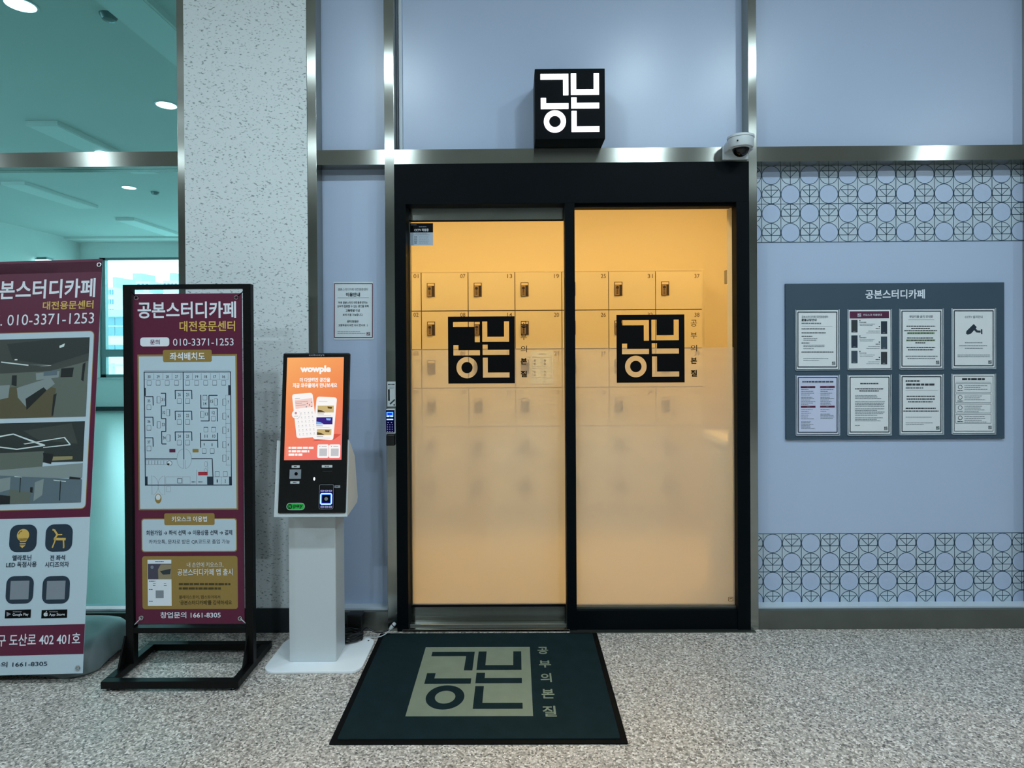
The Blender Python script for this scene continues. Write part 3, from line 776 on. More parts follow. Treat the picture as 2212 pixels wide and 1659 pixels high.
for k, (lab, x, y) in enumerate(sheets):
    x1, y1 = x+90.3, y+126.2; yy = BY-.0015
    A, B = at(x, y, yy), at(x1, y1, yy); P, Q = at(x-3, y-1.5, yy), at(x1+2.5, y1+3, yy)
    box('acrylic_pocket', acrylic, P.x, Q.x, BY-.006, BY-.005, Q.z, P.z, nb)
    for e in ((P.x, P.x+.003, Q.z, P.z), (Q.x-.003, Q.x, Q.z, P.z), (P.x, Q.x, Q.z, Q.z+.003)): box('pocket_edge', film_grey, e[0], e[1], BY-.006, BY-.0004, e[2], e[3], nb)
    t = empty('notice_sheet', ((A.x+B.x)/2, BY, B.z), label='white ' + lab, cat='notice', group='sheets on the slate notice board')
    box('paper_sheet', paper_blue if k == 4 else note_paper, A.x, B.x, yy-.0006, yy, B.z, A.z, t)
    s = Print('print', t, (0, yy-.0006, 0))
    if k != 1: s.frame(x+3.2, y+3.6, x1-3.2, y1-4, 2.1 if k != 7 else 1.0, navy)
    if k not in (1, 4):
        s.rect(x1-13.5, y1-15.5, x1-6.5, y1-8.5, dark_ink, 2); s.logo(x1-13.5, y1-15.5, x1-6.5, y1-8.5, paper, 4)
    g = lambda dy, d0, d1, h=1.8, m=dark_ink: s.greek(x+d0, y+dy, x+d1, h, m)
    if k == 0:
        s.text('공본스터디카페 대전용문센터', x+11, y+11.5, x+68, y+16.5, grey_ink, .01); s.text('환불규정안내', x+11, y+18, x+43, y+23.5, dark_ink, .03)
        g(28, 11, 53, 2.6, grey_ink); s.line(x+11, y+34, x+78, y+34, .5, grey_ink)
        for dy, d1 in ((40, 62), (48.5, 63), (56, 35), (70.5, 28), (90, 80)): g(dy, 11, d1)
        for dy, d1 in ((61, 45), (64.5, 44), (75, 61), (78, 61), (82.5, 38), (104, 70), (108, 49)): g(dy, 15, d1, 1.3, grey_ink)
    elif k == 1:
        s.rect(x+2, y+3, x1-3.5, y+17.8, maroon2); s.text('키오스크 이용안내', x+31, y+8.5, x+71, y+12.8, p_white, .02); s.rect(x+19, y+7.5, x+26.5, y+14.5, p_white, 2); s.logo(x+19, y+7.5, x+26.5, y+14.5, maroon2, 4)
        for j in range(3):
            for xx, dy in ((5.5, 21.5+33.3*j), (69.5, 24.5+33*j)):
                s.rect(x+xx, y+dy, x+xx+13.5, y+dy+27, (dark_ink, navy, board_m)[(j+(xx > 9)) % 3]); s.rect(x+xx+4, y+dy+24, x+xx+9, y+dy+25.5, grey_ink, 3)
            b0 = 21.5+33.3*j; s.disc(x+24, y+b0+1.5, 1.4, navy); g(b0+5, 23, 38, 1.3); g(b0+9, 23, 56, .9, grey_ink); g(b0+12, 24, 52, .9, grey_ink)
            s.disc(x+66, y+b0+14.5, 1.4, navy); g(b0+19, 58, 67, 1.3); g(b0+24, 42, 67, .9, grey_ink); g(b0+28, 38, 67, .9, grey_ink)
    elif k == 2:
        s.text('무단이용 금지 안내문', x+19, y+12.5, x+70, y+18, grey_ink, .02); s.line(x+17, y+22, x+73, y+22, .5, grey_ink)
        for dy, a0, a1, hl in ((36, 13, 75, 0), (41, 23, 64, 0), (45.7, 8, 79, 0), (51, 15, 73, 1), (61.5, 14, 72, 0), (66.5, 13, 74, 1), (72, 32, 55, 0), (82, 13, 75, 0), (87, 16, 71, 0), (101, 11, 80, 0), (106, 15, 75, 0)):
            if hl: s.rect(x+a0-1, y+dy-2.2, x+a1+1, y+dy+2.2, green_hi, 1)
            g(dy, a0, a1, 2.1, dark_ink if dy < 95 else grey_ink)
    elif k == 3:
        s.text('CCTV 설치안내', x+26, y+14, x+64, y+19.5, grey_ink, .01)
        f = lambda q: [(1930+u/8.3, 600+v/8.3) for u, v in q]
        s.poly(f([(1437, 828), (1492, 885), (1470, 912), (1390, 1000), (1330, 1022), (1298, 1000), (1308, 955)]), navy)
        s.poly(f([(1470, 905), (1505, 945), (1560, 948), (1560, 985), (1490, 982), (1440, 935)]), navy, 2); s.poly(f([(1565, 925), (1590, 925), (1592, 1010), (1570, 1010)]), navy, 2)
        for dy, a0, a1 in ((72.5, 26, 65), (79, 14, 74), (84.5, 26, 65), (99, 10, 80), (102.5, 10, 80)): g(dy, a0, a1, 1.5, grey_ink)
    elif k == 4:
        g(13, 12, 79, 3, dark_ink)
        for xx, yy_ in ((8.5, 22.5), (50.5, 22.2), (9, 65.2), (50.5, 64.8)): s.rect(x+xx, y+yy_, x+xx+31.5, y+yy_+4, maroon2); s.greek(x+xx+13, y+yy_+2, x+xx+19, 1.2, grey_ink, 3)
        for xx in (9.5, 51):
            for dy in (30, 34, 38, 42, 47, 50, 53, 56, 59.5, 63 if xx < 20 else 62): s.greek(x+xx, y+dy*.99, x+xx+random.uniform(15, 31), 1.2, grey_ink)
            for dy in ((73, 77, 81, 85, 89, 93, 99.5, 102, 105, 108, 111, 114) if xx < 20 else (73, 77, 83, 86, 89, 92)): s.greek(x+xx, y+dy, x+xx+random.uniform(12, 31), 1.2, grey_ink)
    elif k == 5:
        g(17.5, 25, 65, 2.6); g(29, 14, 75, 2.2); g(33.5, 23, 65, 2.2)
        for blk in ((43.5, 46.5, 50), (56.5, 60, 63, 66.5), (72, 75.5, 79, 82.5, 86), (91.5, 95, 98), (108,)):
            for dy in blk: g(dy, 14, random.uniform(55, 78) if len(blk) > 1 else 24, 1.4, grey_ink)
    elif k == 6:
        g(13, 11, 42, 3, dark_ink); g(20.7, 12, 74, 4.2, dark_ink); g(28, 11, 50, 3, grey_ink); s.line(x+11, y+33, x+80, y+33, .5, grey_ink)
        for dy, a0, a1 in ((46, 13, 75), (52, 13, 74), (58, 16, 69), (72, 11, 76), (78, 6, 82)): g(dy, a0, a1, 2.3, dark_ink)
        for dy, a1 in ((91, 67), (103.5, 70), (107, 50)): g(dy, 11, a1, 1.3, grey_ink)
    else:
        g(10, 20, 69, 4.2, dark_ink); s.line(x+6, y+16.5, x+82, y+16.5, .6, grey_ink)
        for j in range(4):
            b0 = y+19.5+22.2*j; s.frame(x+6, b0, x+82.5, b0+19, .9, grey_ink); s.circ(x+16, b0+7.5, 4.2, 1, dark_ink); s.greek(x+10, b0+15.5, x+22, 1.5, dark_ink)
            for q in range(3 if j < 2 else 4): s.greek(x+25, b0+4.5+4*q, x+25+random.uniform(30, 52), 1.2, grey_ink)

# notice on the narrow panel
a, b = at(720.5, 609.5, PY-.0015), at(807, 733.5, PY-.0015)
t = empty('wall_notice', ((a.x+b.x)/2, PY, b.z), label='white framed notice on the narrow blue panel above the kiosk', cat='notice')
box('paper_sheet', paper, a.x, b.x, PY-.003, PY-.0005, b.z, a.z, t)
s = Print('print', t, (0, PY-.003, 0)); s.frame(722.5, 612.5, 804.5, 729, 1.7, maroon2)
f = lambda q0, q1, q2, q3: (660+q0/3.95, 560+q1/3.95, 660+q2/3.95, 560+q3/3.95)
for body, q, m, bo in (('공본스터디카페 대전용문센터', (277, 246, 532, 268), grey_ink, .01), ('이용안내', (345, 285, 465, 318), dark_ink, .035),
                       ('저희 공본스터디 대전용문센터는', (280, 360, 530, 379), dark_ink, .01), ('모두가 집중할 수 있는 공간을 위해', (272, 391, 538, 411), dark_ink, .01),
                       ('고등학생 이상', (343, 426, 465, 449), dark_ink, .02), ('부터 이용 가능합니다.', (318, 464, 490, 484), dark_ink, .01),
                       ('중학생분들은', (355, 520, 453, 540), dark_ink, .01), ('고등학생이 되면 다시 만나요 : )', (280, 553, 530, 575), dark_ink, .01)):
    s.text(body, *f(*q), m, bo)
s.line(660+272/3.95, 643.3, 660+540/3.95, 643, .6, grey_ink)
s.greek(729, 716.3, 778, .9, grey_ink); s.greek(729, 720, 790, .9, grey_ink); s.rect(792, 717.5, 799.5, 724.5, maroon2, 2); s.logo(792, 717.5, 799.5, 724.5, paper, 4)

# card reader keypad and its instruction sticker on the steel post
a, b = at(836.5, 824.5, -.001), at(855, 878, -.001)
t = empty('instruction_sticker', ((a.x+b.x)/2, 0, b.z), label='small white instruction sticker on the steel post above the keypad', cat='sticker')
box('sticker_sheet', lab_white, a.x, min(b.x, P3[1]-.001), -.0014, -.0002, b.z, a.z, t)
s = Print('print', t, (0, -.0014, 0)); s.greek(838, 830.5, 852.5, 2, dark_ink); s.greek(839, 836, 852, 1, grey_ink); s.greek(841, 838.5, 850, 1, grey_ink)
s.rect(838.5, 841, 842, 866, film_black); s.line(842.5, 873, 853, 863, 3.2, dark_ink); s.rect(850, 873, 853, 876, dark_ink, 2)
KY = -.032
a, b = at(833, 884, KY), at(853, 963, KY)
t = empty('access_keypad', ((a.x+b.x)/2, 0, b.z), label='slim keypad card reader with a glowing blue display on the steel post', cat='keypad')
zc = at(843, 936, KY).z; zd = at(843, 939.5, KY).z
box('body', cam_white, a.x, b.x, KY+.006, -.0005, zc-.004, a.z, t, bevel=.003)
box('face', emit_mat('keypad_face', (10, 12, 70), .5), at(833.6, 900, KY).x, at(851.6, 900, KY).x, KY, KY+.008, at(843, 933.5, KY).z, at(843, 886.3, KY).z, t, bevel=.001)
box('lower_reader', black_gloss, at(834, 950, KY).x, at(851.8, 950, KY).x, KY, -.0005, b.z, zd, t, bevel=.002)
s = Print('lit_keys', t, (0, KY, 0))
s.rect(835, 890, 849.5, 900, blue_glow); s.rect(837, 892, 847, 896.5, emit_mat('blue_display', (14, 40, 235), 1.3), 2)
for x0, x1, y in ((835.2, 841, 899.2), (843, 849.3, 899.2), (835.2, 849.5, 905.8)): s.rect(x0, y-1.2, x1, y+1.4, blue_pale, 3)
for x in (838.7, 845.7): s.rect(x-1.4, 911.8, x+1.4, 913.8, key_lit, 2)
for x in (837.3, 842.3, 847.4):
    for y in (917.4, 922.2, 927.1, 932): s.disc(x, y, 1.05, key_lit, 2, n=10)

# ================================================================== THINGS ON THE FLOOR
# door mat
ZM = .009
f0, f1 = on_floor(709, 1610.5), on_floor(1355, 1608); k0, k1 = on_floor(823, 1369.3), on_floor(1290, 1367)
mx0, mx1, my0, my1 = (f0.x+k0.x)/2, (f1.x+k1.x)/2, (f0.y+f1.y)/2, (k0.y+k1.y)/2
my1 = min(my1, -.034)
t = empty('door_mat', ((mx0+mx1)/2, (my0+my1)/2, 0), label='dark green door mat with a pale square logo in front of the door', cat='mat')
MB().prism(rrect(mx0, my0, mx1, my1, .006, 3), 'z', 0.0003, .005).build('rubber_edge', rubber, t)
MB().prism(rrect(mx0+.024, my0+.024, mx1-.024, my1-.014, .004, 3), 'z', .004, ZM).build('pile', mat_pile, t, bevel=.002)
s = Print('woven_print', t, (0, 0, ZM), (1, 0, 0), (0, 1, 0), .0003, .0003)
s.rect(922.7-3, 1398.5, 1151.5, 1547, mat_pale, 1); s.logo(922.7-3, 1398.5, 1151.5, 1547, mat_pile, 2)
for chh, (q0, q1, q2, q3) in (('공', (1520, 158, 1600, 208)), ('부', (1530, 255, 1620, 305)), ('의', (1540, 345, 1625, 408)), ('본', (1548, 458, 1645, 525)), ('질', (1555, 578, 1660, 655))):
    s.text(chh, 700+q0/3.3, 1350+q1/3.3, 700+q2/3.3, 1350+q3/3.3, mat_pale, .02, 2)

# kiosk
yB = -.43; dY = .08; ZB = at(673, 1109.6, yB).z; ZT = at(683, 762.5, yB+dY).z
kx0 = (at(600.2, 1109.6, yB).x + at(610.3, 762.8, yB+dY).x)/2; kx1 = (at(745.5, 1109.6, yB).x + at(755, 762, yB+dY).x)/2
kd = empty('payment_kiosk', ((kx0+kx1)/2, -.25, 0), label='white standing payment kiosk with an orange touch screen', cat='kiosk')
Bf, Bb = on_floor(690, 1456, .0).y, on_floor(690, 1377, .012).y
MB().prism(rrect(-1.166, Bf, -.714, Bb, .055, 8), 'z', 0.0005, .012).build('base_plate', base_white_lit, kd, bevel=.002)
for x in (-1.12, -.745): MB().cyl((x, Bb-.035, .0115), (x, Bb-.035, .0128), .005, n=10).build('bolt_hole', dome_black, kd)
cf = on_floor(675, 1429.6, .012).y; cb = cf + .145
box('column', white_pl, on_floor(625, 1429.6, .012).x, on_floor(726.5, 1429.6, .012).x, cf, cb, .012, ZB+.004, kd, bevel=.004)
slope = dY/(ZT-ZB); yp = lambda z: yB + (z-ZB)*slope
TL_ = .03
MB().prism([(yp(ZB), ZB), (yp(ZT), ZT), (yp(ZT)+TL_, ZT-.003), (yp(ZB)+TL_, ZB-.003)], 'x', kx0, kx1).build('display_slab', black_gloss, kd, bevel=.006)
zs = ZB - .016; zt = at(750, 952, yB+.03).z
MB().prism([(yp(zs)+.006, zs), (yp(zt)+.012, zt), (-.385, zt+.003), (-.289, .970), (-.239, .765), (-.252, .742)], 'x', kx0-.018, kx1+.006).build('housing', white_pl, kd, bevel=.005)
UU = Vector((0, slope, 1)).normalized(); NN = Vector((1, 0, 0)).cross(UU)
O = Vector((0, yB, ZB))
s = Print('screen', kd, O, (1, 0, 0), UU, .0002, .0004)
fa = lambda u, v: (590+u/6.636, 750+v/6.636)
s.poly([fa(203, 150), fa(1015, 143), fa(980, 1612), fa(157, 1620)], screen_m, 0)
s = Print('screen_image', kd, O, (1, 0, 0), UU, .0002, .0008)
s.text('wowple', *fa(390, 262), *fa(828, 385), scr_white, .055)
s.text('더 다양해진 공간을', *fa(385, 440), *fa(818, 500), scr_white, .035); s.text('지금 와우플에서 만나보세요', *fa(283, 515), *fa(918, 578), scr_white, .035)
def rquad(q, r=.13):
    out = []
    for i in range(4):
        p, a_, b_ = Vector(q[i]), Vector(q[i-1]), Vector(q[(i+1) % 4]); L_ = 42
        da, db = (a_-p).normalized()*L_, (b_-p).normalized()*L_
        for k in range(5):
            tt = k/4; out.append(tuple((p+da)*(1-tt)**2 + p*2*tt*(1-tt) + (p+db)*tt**2))
    return [fa(*p) for p in out]
s.poly([fa(560, 1345), fa(870, 1325), fa(975, 1250), fa(900, 1240)], scr_shadow, 1)
s.poly(rquad([(270, 675), (565, 652), (640, 1285), (340, 1308)]), scr_white, 2); s.poly(rquad([(628, 708), (918, 720), (862, 1335), (565, 1312)]), scr_white, 3)
A_ = lambda u, v: fa(280+u*290+v*62, 690+v*595-u*22)
s.poly([A_(.08, .12), A_(.95, .10), A_(.95, .31), A_(.08, .33)], scr_pink, 3)
for u0, u1, v in ((.1, .35, .09), (.1, .72, .17), (.1, .42, .205), (.1, .6, .25)):
    s.line(*A_(u0, v), *A_(u1, v), .9, scr_mid, 4)
for u, v, m in ((.68, .22, scr_shadow), (.78, .26, scr_shadow), (.9, .2, scr_mid), (.62, .3, scr_mid), (.88, .3, scr_mid)): s.disc(*A_(u, v), 1.4, m, 4, n=10)
for i in range(5):
    for j in range(6): s.disc(*A_(.15+.18*i, .44+.1*j), 1.25, scr_grey, 4, n=10); s.line(*A_(.10+.18*i, .475+.1*j), *A_(.2+.18*i, .473+.1*j), .5, scr_grey, 4)
s.disc(*fa(333, 965), 9.4, scr_grey, 5); s.disc(*fa(331, 962), 9.0, scr_white, 6); s.disc(*fa(328, 945), 2.6, emit_mat('screen_rose', (214, 150, 160), .9), 7); s.line(*fa(305, 990), *fa(360, 988), .8, scr_mid, 7)
for (u0, v0, u1, v1), m, m2 in (((640, 838, 870, 935), scr_tan, scr_brown), ((622, 1005, 852, 1105), scr_purple, scr_blue), ((630, 1175, 835, 1258), scr_tan, scr_brown)):
    s.rect(*fa(u0, v0), *fa(u1, v1), m, 4); s.poly([fa(u0, v1), fa(u0, v1-40), fa(u0+60, v1-30), fa(u0+110, v1)], m2, 5); s.poly([fa(u1-90, v0+12), fa(u1-20, v0+16), fa(u1-30, v0+45), fa(u1-85, v0+40)], m2, 5)
    s.line(*fa(u0-2, v1+20), *fa(u0+90, v1+22), 1.1, scr_mid, 5); s.line(*fa(u0-2, v1+42), *fa(u0+190, v1+46), .7, scr_grey, 5)
s.line(*fa(655, 775), *fa(780, 780), 1.0, scr_grey, 5)
for v, u1 in ((1442, 580), (1492, 520), (1540, 420)): x0_, y0_ = fa(222, v); s.greek(x0_, y0_, fa(u1, v)[0], 4.6, scr_white, 2)
s.line(*fa(203, 1425), *fa(200, 1560), .6, scr_pink, 2)
for u in (637, 803): s.rr(*fa(u, 1393), *fa(u+158, 1585), 3.4, scr_white, 2); s.rr(*fa(u+28, 1452), *fa(u+136, 1558), .6, scr_grey, 3); s.line(*fa(u+60, 1422), *fa(u+132, 1422), .8, scr_mid, 3); s.disc(*fa(u+34, 1422), 1, scr_mid, 3, n=10)
s = Print('brand_lettering', kd, O, (1, 0, 0), UU, .0002, .0004)
s.text('cobosys', *fa(515, 97), *fa(735, 133), scan_grey, .01)
fb = lambda u, v: (580+u/10.53, 980+v/10.53)
for q in ((528, 265, 710, 322), (497, 628, 703, 682), (1213, 260, 1452, 315), (1490, 722, 1632, 775)):
    s = Print('label_sticker', kd, O, (1, 0, 0), UU, .0002, .0004)
    s.rect(*fb(q[0], q[1]), *fb(q[2], q[3]), lab_white if q[0] < 1400 else scan_grey, 1); ym = (q[1]+q[3])/2; x0_, y0_ = fb((q[0]*.72+q[2]*.28), ym); s.greek(x0_, y0_, fb(q[0]*.3+q[2]*.7, ym)[0], 1.8, dark_ink, 2)
s = Print('status_light', kd, O, (1, 0, 0), UU, .0002, .0004); s.disc(*fb(1042, 572), 2.0, led_white, 2, ry=3.6)
s = Print('card_slot', kd, O, (1, 0, 0), UU, .0002, .0004); s.line(*fb(1235, 400), *fb(1450, 398), 1.0, navy, 2)
s = Print('pay_badge', kd, O, (1, 0, 0), UU, .0002, .0004)
s.rr(*fb(410, 1120), *fb(825, 1282), 7.6, lab_white, 1); s.rr(*fb(418, 1128), *fb(817, 1274), 6.8, green_badge, 2); s.disc(*fb(488, 1202), 5.4, green_dark, 3); s.text('N', *fb(460, 1172), *fb(516, 1232), green_badge, .03, 4); s.text('pay', *fb(568, 1162), *fb(785, 1248), green_dark, .03, 3)
sc2 = MB(); q0 = on_plane(*fb(487, 358), O, NN); q1 = on_plane(*fb(740, 568), O, NN)
sc2.prism([(q0.y-.004, q0.z), (q1.y-.004, q1.z), (q1.y+.003, q1.z), (q0.y+.003, q0.z)], 'x', q0.x, q1.x); sc2.build('scanner_window', scan_grey, kd, bevel=.001)
s = Print('scanner_lens', kd, O, (1, 0, 0), UU, .0002, .0046); s.disc(*fb(637, 455), 3.6, film_black, 1)
q0 = on_plane(*fb(1168, 690), O, NN); q1 = on_plane(*fb(1490, 1258), O, NN)
MB().prism([(q0.y-.008, q0.z), (q1.y-.008, q1.z), (q1.y+.003, q1.z), (q0.y+.003, q0.z)], 'x', q0.x, q1.x).build('card_reader', black_gloss, kd, bevel=.004)
s = Print('card_reader_light', kd, O, (1, 0, 0), UU, .0002, .0086)
def rring(x0, y0, x1, y1, r, wd, m, l):
    a, b, c, d = s.rectuv(x0, y0, x1, y1); k = (c-a)/(x1-x0)
    o1, o2 = rrect(a, b, c, d, r*k, 6), rrect(a+wd*k, b+wd*k, c-wd*k, d-wd*k, max(.1, r-wd)*k, 6); n = len(o1)
    for i in range(n): s.polyuv([o1[i], o1[(i+1) % n], o2[(i+1) % n], o2[i]], m, l)
rring(*fb(1172, 694), *fb(1486, 1254), 3.4, .7, scan_grey, 1)
s.rr(*fb(1178, 872), *fb(1470, 1172), 4, blue_deep, 1); rring(*fb(1190, 890), *fb(1458, 1155), 4.2, 2.2, blue_pale, 3); rring(*fb(1210, 910), *fb(1438, 1135), 3.2, 1.6, blue_glow, 2); s.rr(*fb(1240, 945), *fb(1408, 1102), 3, film_black, 3)
s.disc(*fb(1326, 1022), 3.8, scan_grey, 4)
for u in (1195, 1288, 1380):
    s.rr(*fb(u, 817), *fb(u+82, 860), 1.8, key_lit, 2); s.rr(*fb(u, 1182), *fb(u+82, 1228), 1.8, key_lit, 2); s.rect(*fb(u+22, 832), *fb(u+58, 846), dark_ink, 3); s.rect(*fb(u+22, 1198), *fb(u+58, 1212), dark_ink, 3)

# adapter, cables beside the kiosk
t = empty('power_adapter', (-.80, -.04, .0), label='black power adapter leaning on the steel skirting behind the kiosk', cat='adapter')
a, b = at(752, 1324, -.04), at(785, 1352, -.04)
box('brick', clear_edge, a.x, b.x, -.066, -.012, b.z, a.z, t, bevel=.006); box('brick', clear_edge, a.x-.03, b.x-.02, -.068, -.010, .0005, b.z-.0005, t, bevel=.006)
t = empty('power_cable', (-.82, -.16, 0), label='coiled black power cable on the floor behind the kiosk', cat='cable')
pts = []
for i in range(90):
    q = i*.42; pts.append((-.835+(.055+.006*math.sin(i*1.7))*math.cos(q), -.125+(.036+.005*math.cos(i*2.3))*math.sin(q), .0185+.0005*i+.0015*math.sin(q*1.3)))
pts += [tuple(at(792, 1356, -.08)), tuple(at(808, 1364, -.075)), tuple(at(825, 1365.5, -.07)), tuple(at(838, 1361, -.065))]
MB().tube(smooth_path(pts, 3), .0045, 7).build('cord', clear_edge, t, smooth=True)
t = empty('plug_cable', (-.62, -.06, 0), label='white cable ending in a small white plug by the door threshold', cat='cable')
pw = [on_floor(752, 1378, .006), on_floor(775, 1377, .006), on_floor(800, 1376.5, .006), on_floor(818, 1376, .006), at(832, 1370, -.07), at(842, 1362, -.068)]
MB().tube(smooth_path(pw, 6), .0028, 7).build('cord', white_pl, t, smooth=True)
e0, e1, e2 = at(842.5, 1359.5, -.067), at(849, 1351, -.064), at(853.5, 1346, -.062)
MB().tube([e0, (e0+e1)/2, e1], [.007, .011, .010], 14).build('plug_grip', white_pl, t, smooth=True)
MB().tube([e1, e1+(e2-e1)*.25], .011, 14).build('plug_band', clear_edge, t); MB().tube([e1+(e2-e1)*.25, e2], [.010, .008], 14).build('plug_tip', white_pl, t, smooth=True)

# framed banner stand
FY = -.39
lx0, lx1 = at(268.3, 640, FY).x, at(285.5, 640, FY).x; rx0, rx1 = at(526.5, 640, FY).x, at(543.5, 640, FY).x; th = .034
zt_ = at(405, 614.5, FY).z; zt1 = at(405, 624.5, FY).z; zc1, zc0 = at(410, 1353.5, FY).z, at(410, 1364.5, FY).z
st = empty('banner_stand', ((lx0+rx1)/2, FY, 0), label='black square-tube banner stand with an open floor frame', cat='banner stand')
for x0, x1 in ((lx0, lx1), (rx0, rx1)): box('post', black_paint, x0, x1, FY-.012, FY+.022, .045, zt_, st, bevel=.002)
box('crossbar', black_paint, lx1, rx0, FY-.012, FY+.022, zt1, zt_, st); box('crossbar', black_paint, lx1, rx0, FY-.012, FY+.022, zc0, zc1, st)
bl = on_floor(217, 1490, .012); br = on_floor(508, 1490, .012); bk = on_floor(337, 1385, .045)
bx0, bx1 = bl.x, br.x+.012; by0, by1 = bl.y, bk.y; zb0, zb1 = .014, .046
box('base_bar', black_paint, bx0, bx1, by0, by0+.034, zb0, zb1, st, bevel=.002); box('base_bar', black_paint, bx0, bx1, by1-.034, by1, zb0, zb1, st, bevel=.002)
for x0 in (bx0, bx1-.036): box('base_bar', black_paint, x0, x0+.036, by0+.034, by1-.034, zb0, zb1, st, bevel=.002)
for x0, x1 in ((bx0+.004, lx1), (rx0, bx1-.004)):
    MB().prism([(FY-.065, zb1), (FY+.075, zb1), (FY+.024, zb1+.13), (FY-.014, zb1+.13)], 'x', x0+.006, x0+.014 if x0 < -1.5 else x0+.012).build('gusset', black_paint, st)
for x in (bx0+.03, bx1-.03):
    for y in (by0+.017, by1-.017): MB().lathe([(.014, 0), (.014, .005), (.006, .007), (.006, .015)], (x, y, 0.0002), 16).build('foot', chrome, st, smooth=True)
BYs = FY - .002
hb = empty('banner', ((lx0+rx1)/2, BYs, zc1), label='maroon banner with a seat map tied inside the black stand', cat='banner')
ba, bb_ = at(286.8, 635, BYs), at(528.5, 1347.5, BYs)
box('sheet', maroon, ba.x, bb_.x, BYs, BYs+.0012, bb_.z, ba.z, hb)
s = Print('print', hb, (0, BYs, 0), step=.00025)
s.text('공본스터디카페', 297.3, 652.2, 510.2, 686.8, p_white, .022); s.text('대전용문센터', 387.8, 693.6, 508.2, 715.3, gold_t, .02)
s.rr(303, 729, 366, 748, 6, p_white); s.text('문의', 324.4, 733.6, 345.2, 744, maroon2, .015); s.text('010-3371-1253', 374, 731.6, 504.8, 746.2, p_white, .0)
s.rect(297, 766, 514.8, 1101, gold); s.rect(300, 770, 511.3, 1098, sheet_white, 2); s.rr(352.2, 756, 457.8, 781.5, 3.5, gold, 3); s.text('좌석배치도', 367, 761.4, 443, 777.7, p_white, .02, 4)
m_ = lambda u, v: (280+u/4.88, 770+v/4.88)
L3 = lambda u0, v0, u1, v1, wd=1.9, m=navy: s.line(*m_(u0, v0), *m_(u1, v1), wd, m, 3)
for q in ((150, 165, 1070, 163), (155, 165, 168, 1355), (1064, 165, 1075, 1355), (163, 1356, 1080, 1355), (565, 165, 573, 1085), (168, 1080, 500, 1080), (655, 1078, 874, 1077), (872, 1077, 880, 1270)): L3(*q)
for q in ((155, 330, 172, 415), (1040, 303, 1066, 408), (168, 1265, 192, 1360), (1050, 1265, 1075, 1355), (818, 1265, 885, 1350)): s.rect(*m_(q[0], q[1]), *m_(q[2], q[3]), navy, 3)
def num(n_, u, v): wd = 12 if n_ < 10 else 30; s.text(str(n_), *m_(u-wd/2, v-16), *m_(u+wd/2, v+16), dark_ink, .01, 3)
def chair(u, v, o_='d'):
    W_, H_ = (24, 27) if o_ in 'ud' else (19, 36)
    s.rr(*m_(u-W_, v-H_), *m_(u+W_, v+H_), 1.6, grey_ink, 3, 3); s.rr(*m_(u-W_+4, v-H_+4), *m_(u+W_-4, v+H_-4), 1.2, sheet_white, 4, 3)
    if o_ == 'd': L3(u-W_+2, v+H_-2, u+W_-2, v+H_-2, 1.3, dark_ink)
    elif o_ == 'u': L3(u-W_+2, v-H_+2, u+W_-2, v-H_+2, 1.3, dark_ink)
    elif o_ == 'l': L3(u-W_+2, v-H_+2, u-W_+2, v+H_-2, 1.3, dark_ink)
    else: L3(u+W_-2, v-H_+2, u+W_-2, v+H_-2, 1.3, dark_ink)
for n_, u in zip((30, 29, 28, 27, 20, 19, 18, 17, 16), (207, 302, 398, 496, 612, 708, 803, 897, 993)): num(n_, u, 213); chair(u, 277)
for u in (257, 352, 447, 543, 662, 757, 852, 947, 1040): L3(u, 175, u, 245, .7, grey_ink)
L3(160, 243, 543, 243, .5, grey_ink); L3(570, 243, 1040, 243, .5, grey_ink); L3(155, 150, 1055, 146, .6, grey_ink)
for nl, nr, v in ((26, 21, 357), (25, 22, 577), (24, 23, 795)):
    L3(480, v, 657, v); L3(481, v, 484, v+93); L3(655, v, 658, v+93); num(nl, 525, v+45); num(nr, 612, v+45); chair(525, v+112); chair(612, v+112)
for n_, v in ((35, 423), (36, 640), (37, 857)): L3(165, v, 250, v); L3(247, v, 250, v+93); num(n_, 205, v+45); chair(205, v+112)
for q in ((330, 388, 384, 388), (381, 388, 382, 520), (333, 521, 386, 521), (336, 521, 337, 655), (336, 655, 386, 655), (383, 655, 383, 790), (336, 790, 386, 790), (339, 790, 341, 922), (341, 922, 390, 922)): L3(*q)
for n_, u, v, cu_, o_ in ((31, 352, 455, 308, 'l'), (32, 362, 590, 407, 'r'), (33, 357, 718, 310, 'l'), (34, 367, 857, 410, 'r')): num(n_, u, v); chair(cu_, v+2, o_)
for q in ((751, 405, 753, 545), (750, 545, 927, 545), (837, 410, 839, 680), (837, 410, 928, 410), (925, 545, 927, 685), (750, 680, 842, 680), (748, 805, 750, 962), (928, 805, 931, 962), (750, 883, 930, 883)): L3(*q)
for n_, u, v in ((14, 795, 498), (15, 866, 472), (13, 812, 607), (12, 884, 592), (11, 807, 840), (10, 890, 840), (9, 787, 930), (8, 870, 930), (1, 925, 1312), (2, 1010, 1312)): num(n_, u, v)
for u, v, o_ in ((795, 435, 'u'), (910, 480, 'r'), (768, 612, 'l'), (884, 655, 'd'), (805, 772, 'u'), (887, 772, 'u'), (787, 995, 'd'), (872, 995, 'd'), (925, 1240, 'u'), (1010, 1240, 'u')): chair(u, v, o_)
for n_, v in ((7, 482), (6, 630), (5, 778), (4, 930), (3, 1072)): num(n_, 1041, v); chair(1000, v, 'l')
for v in (408, 557, 705, 852, 1000, 1145): L3(1013, v, 1064, v, .6, grey_ink)
L3(1013, 408, 1020, 1145, .5, grey_ink); L3(968, 1270, 968, 1350, .6, grey_ink); L3(885, 1268, 1055, 1268, .6, grey_ink)
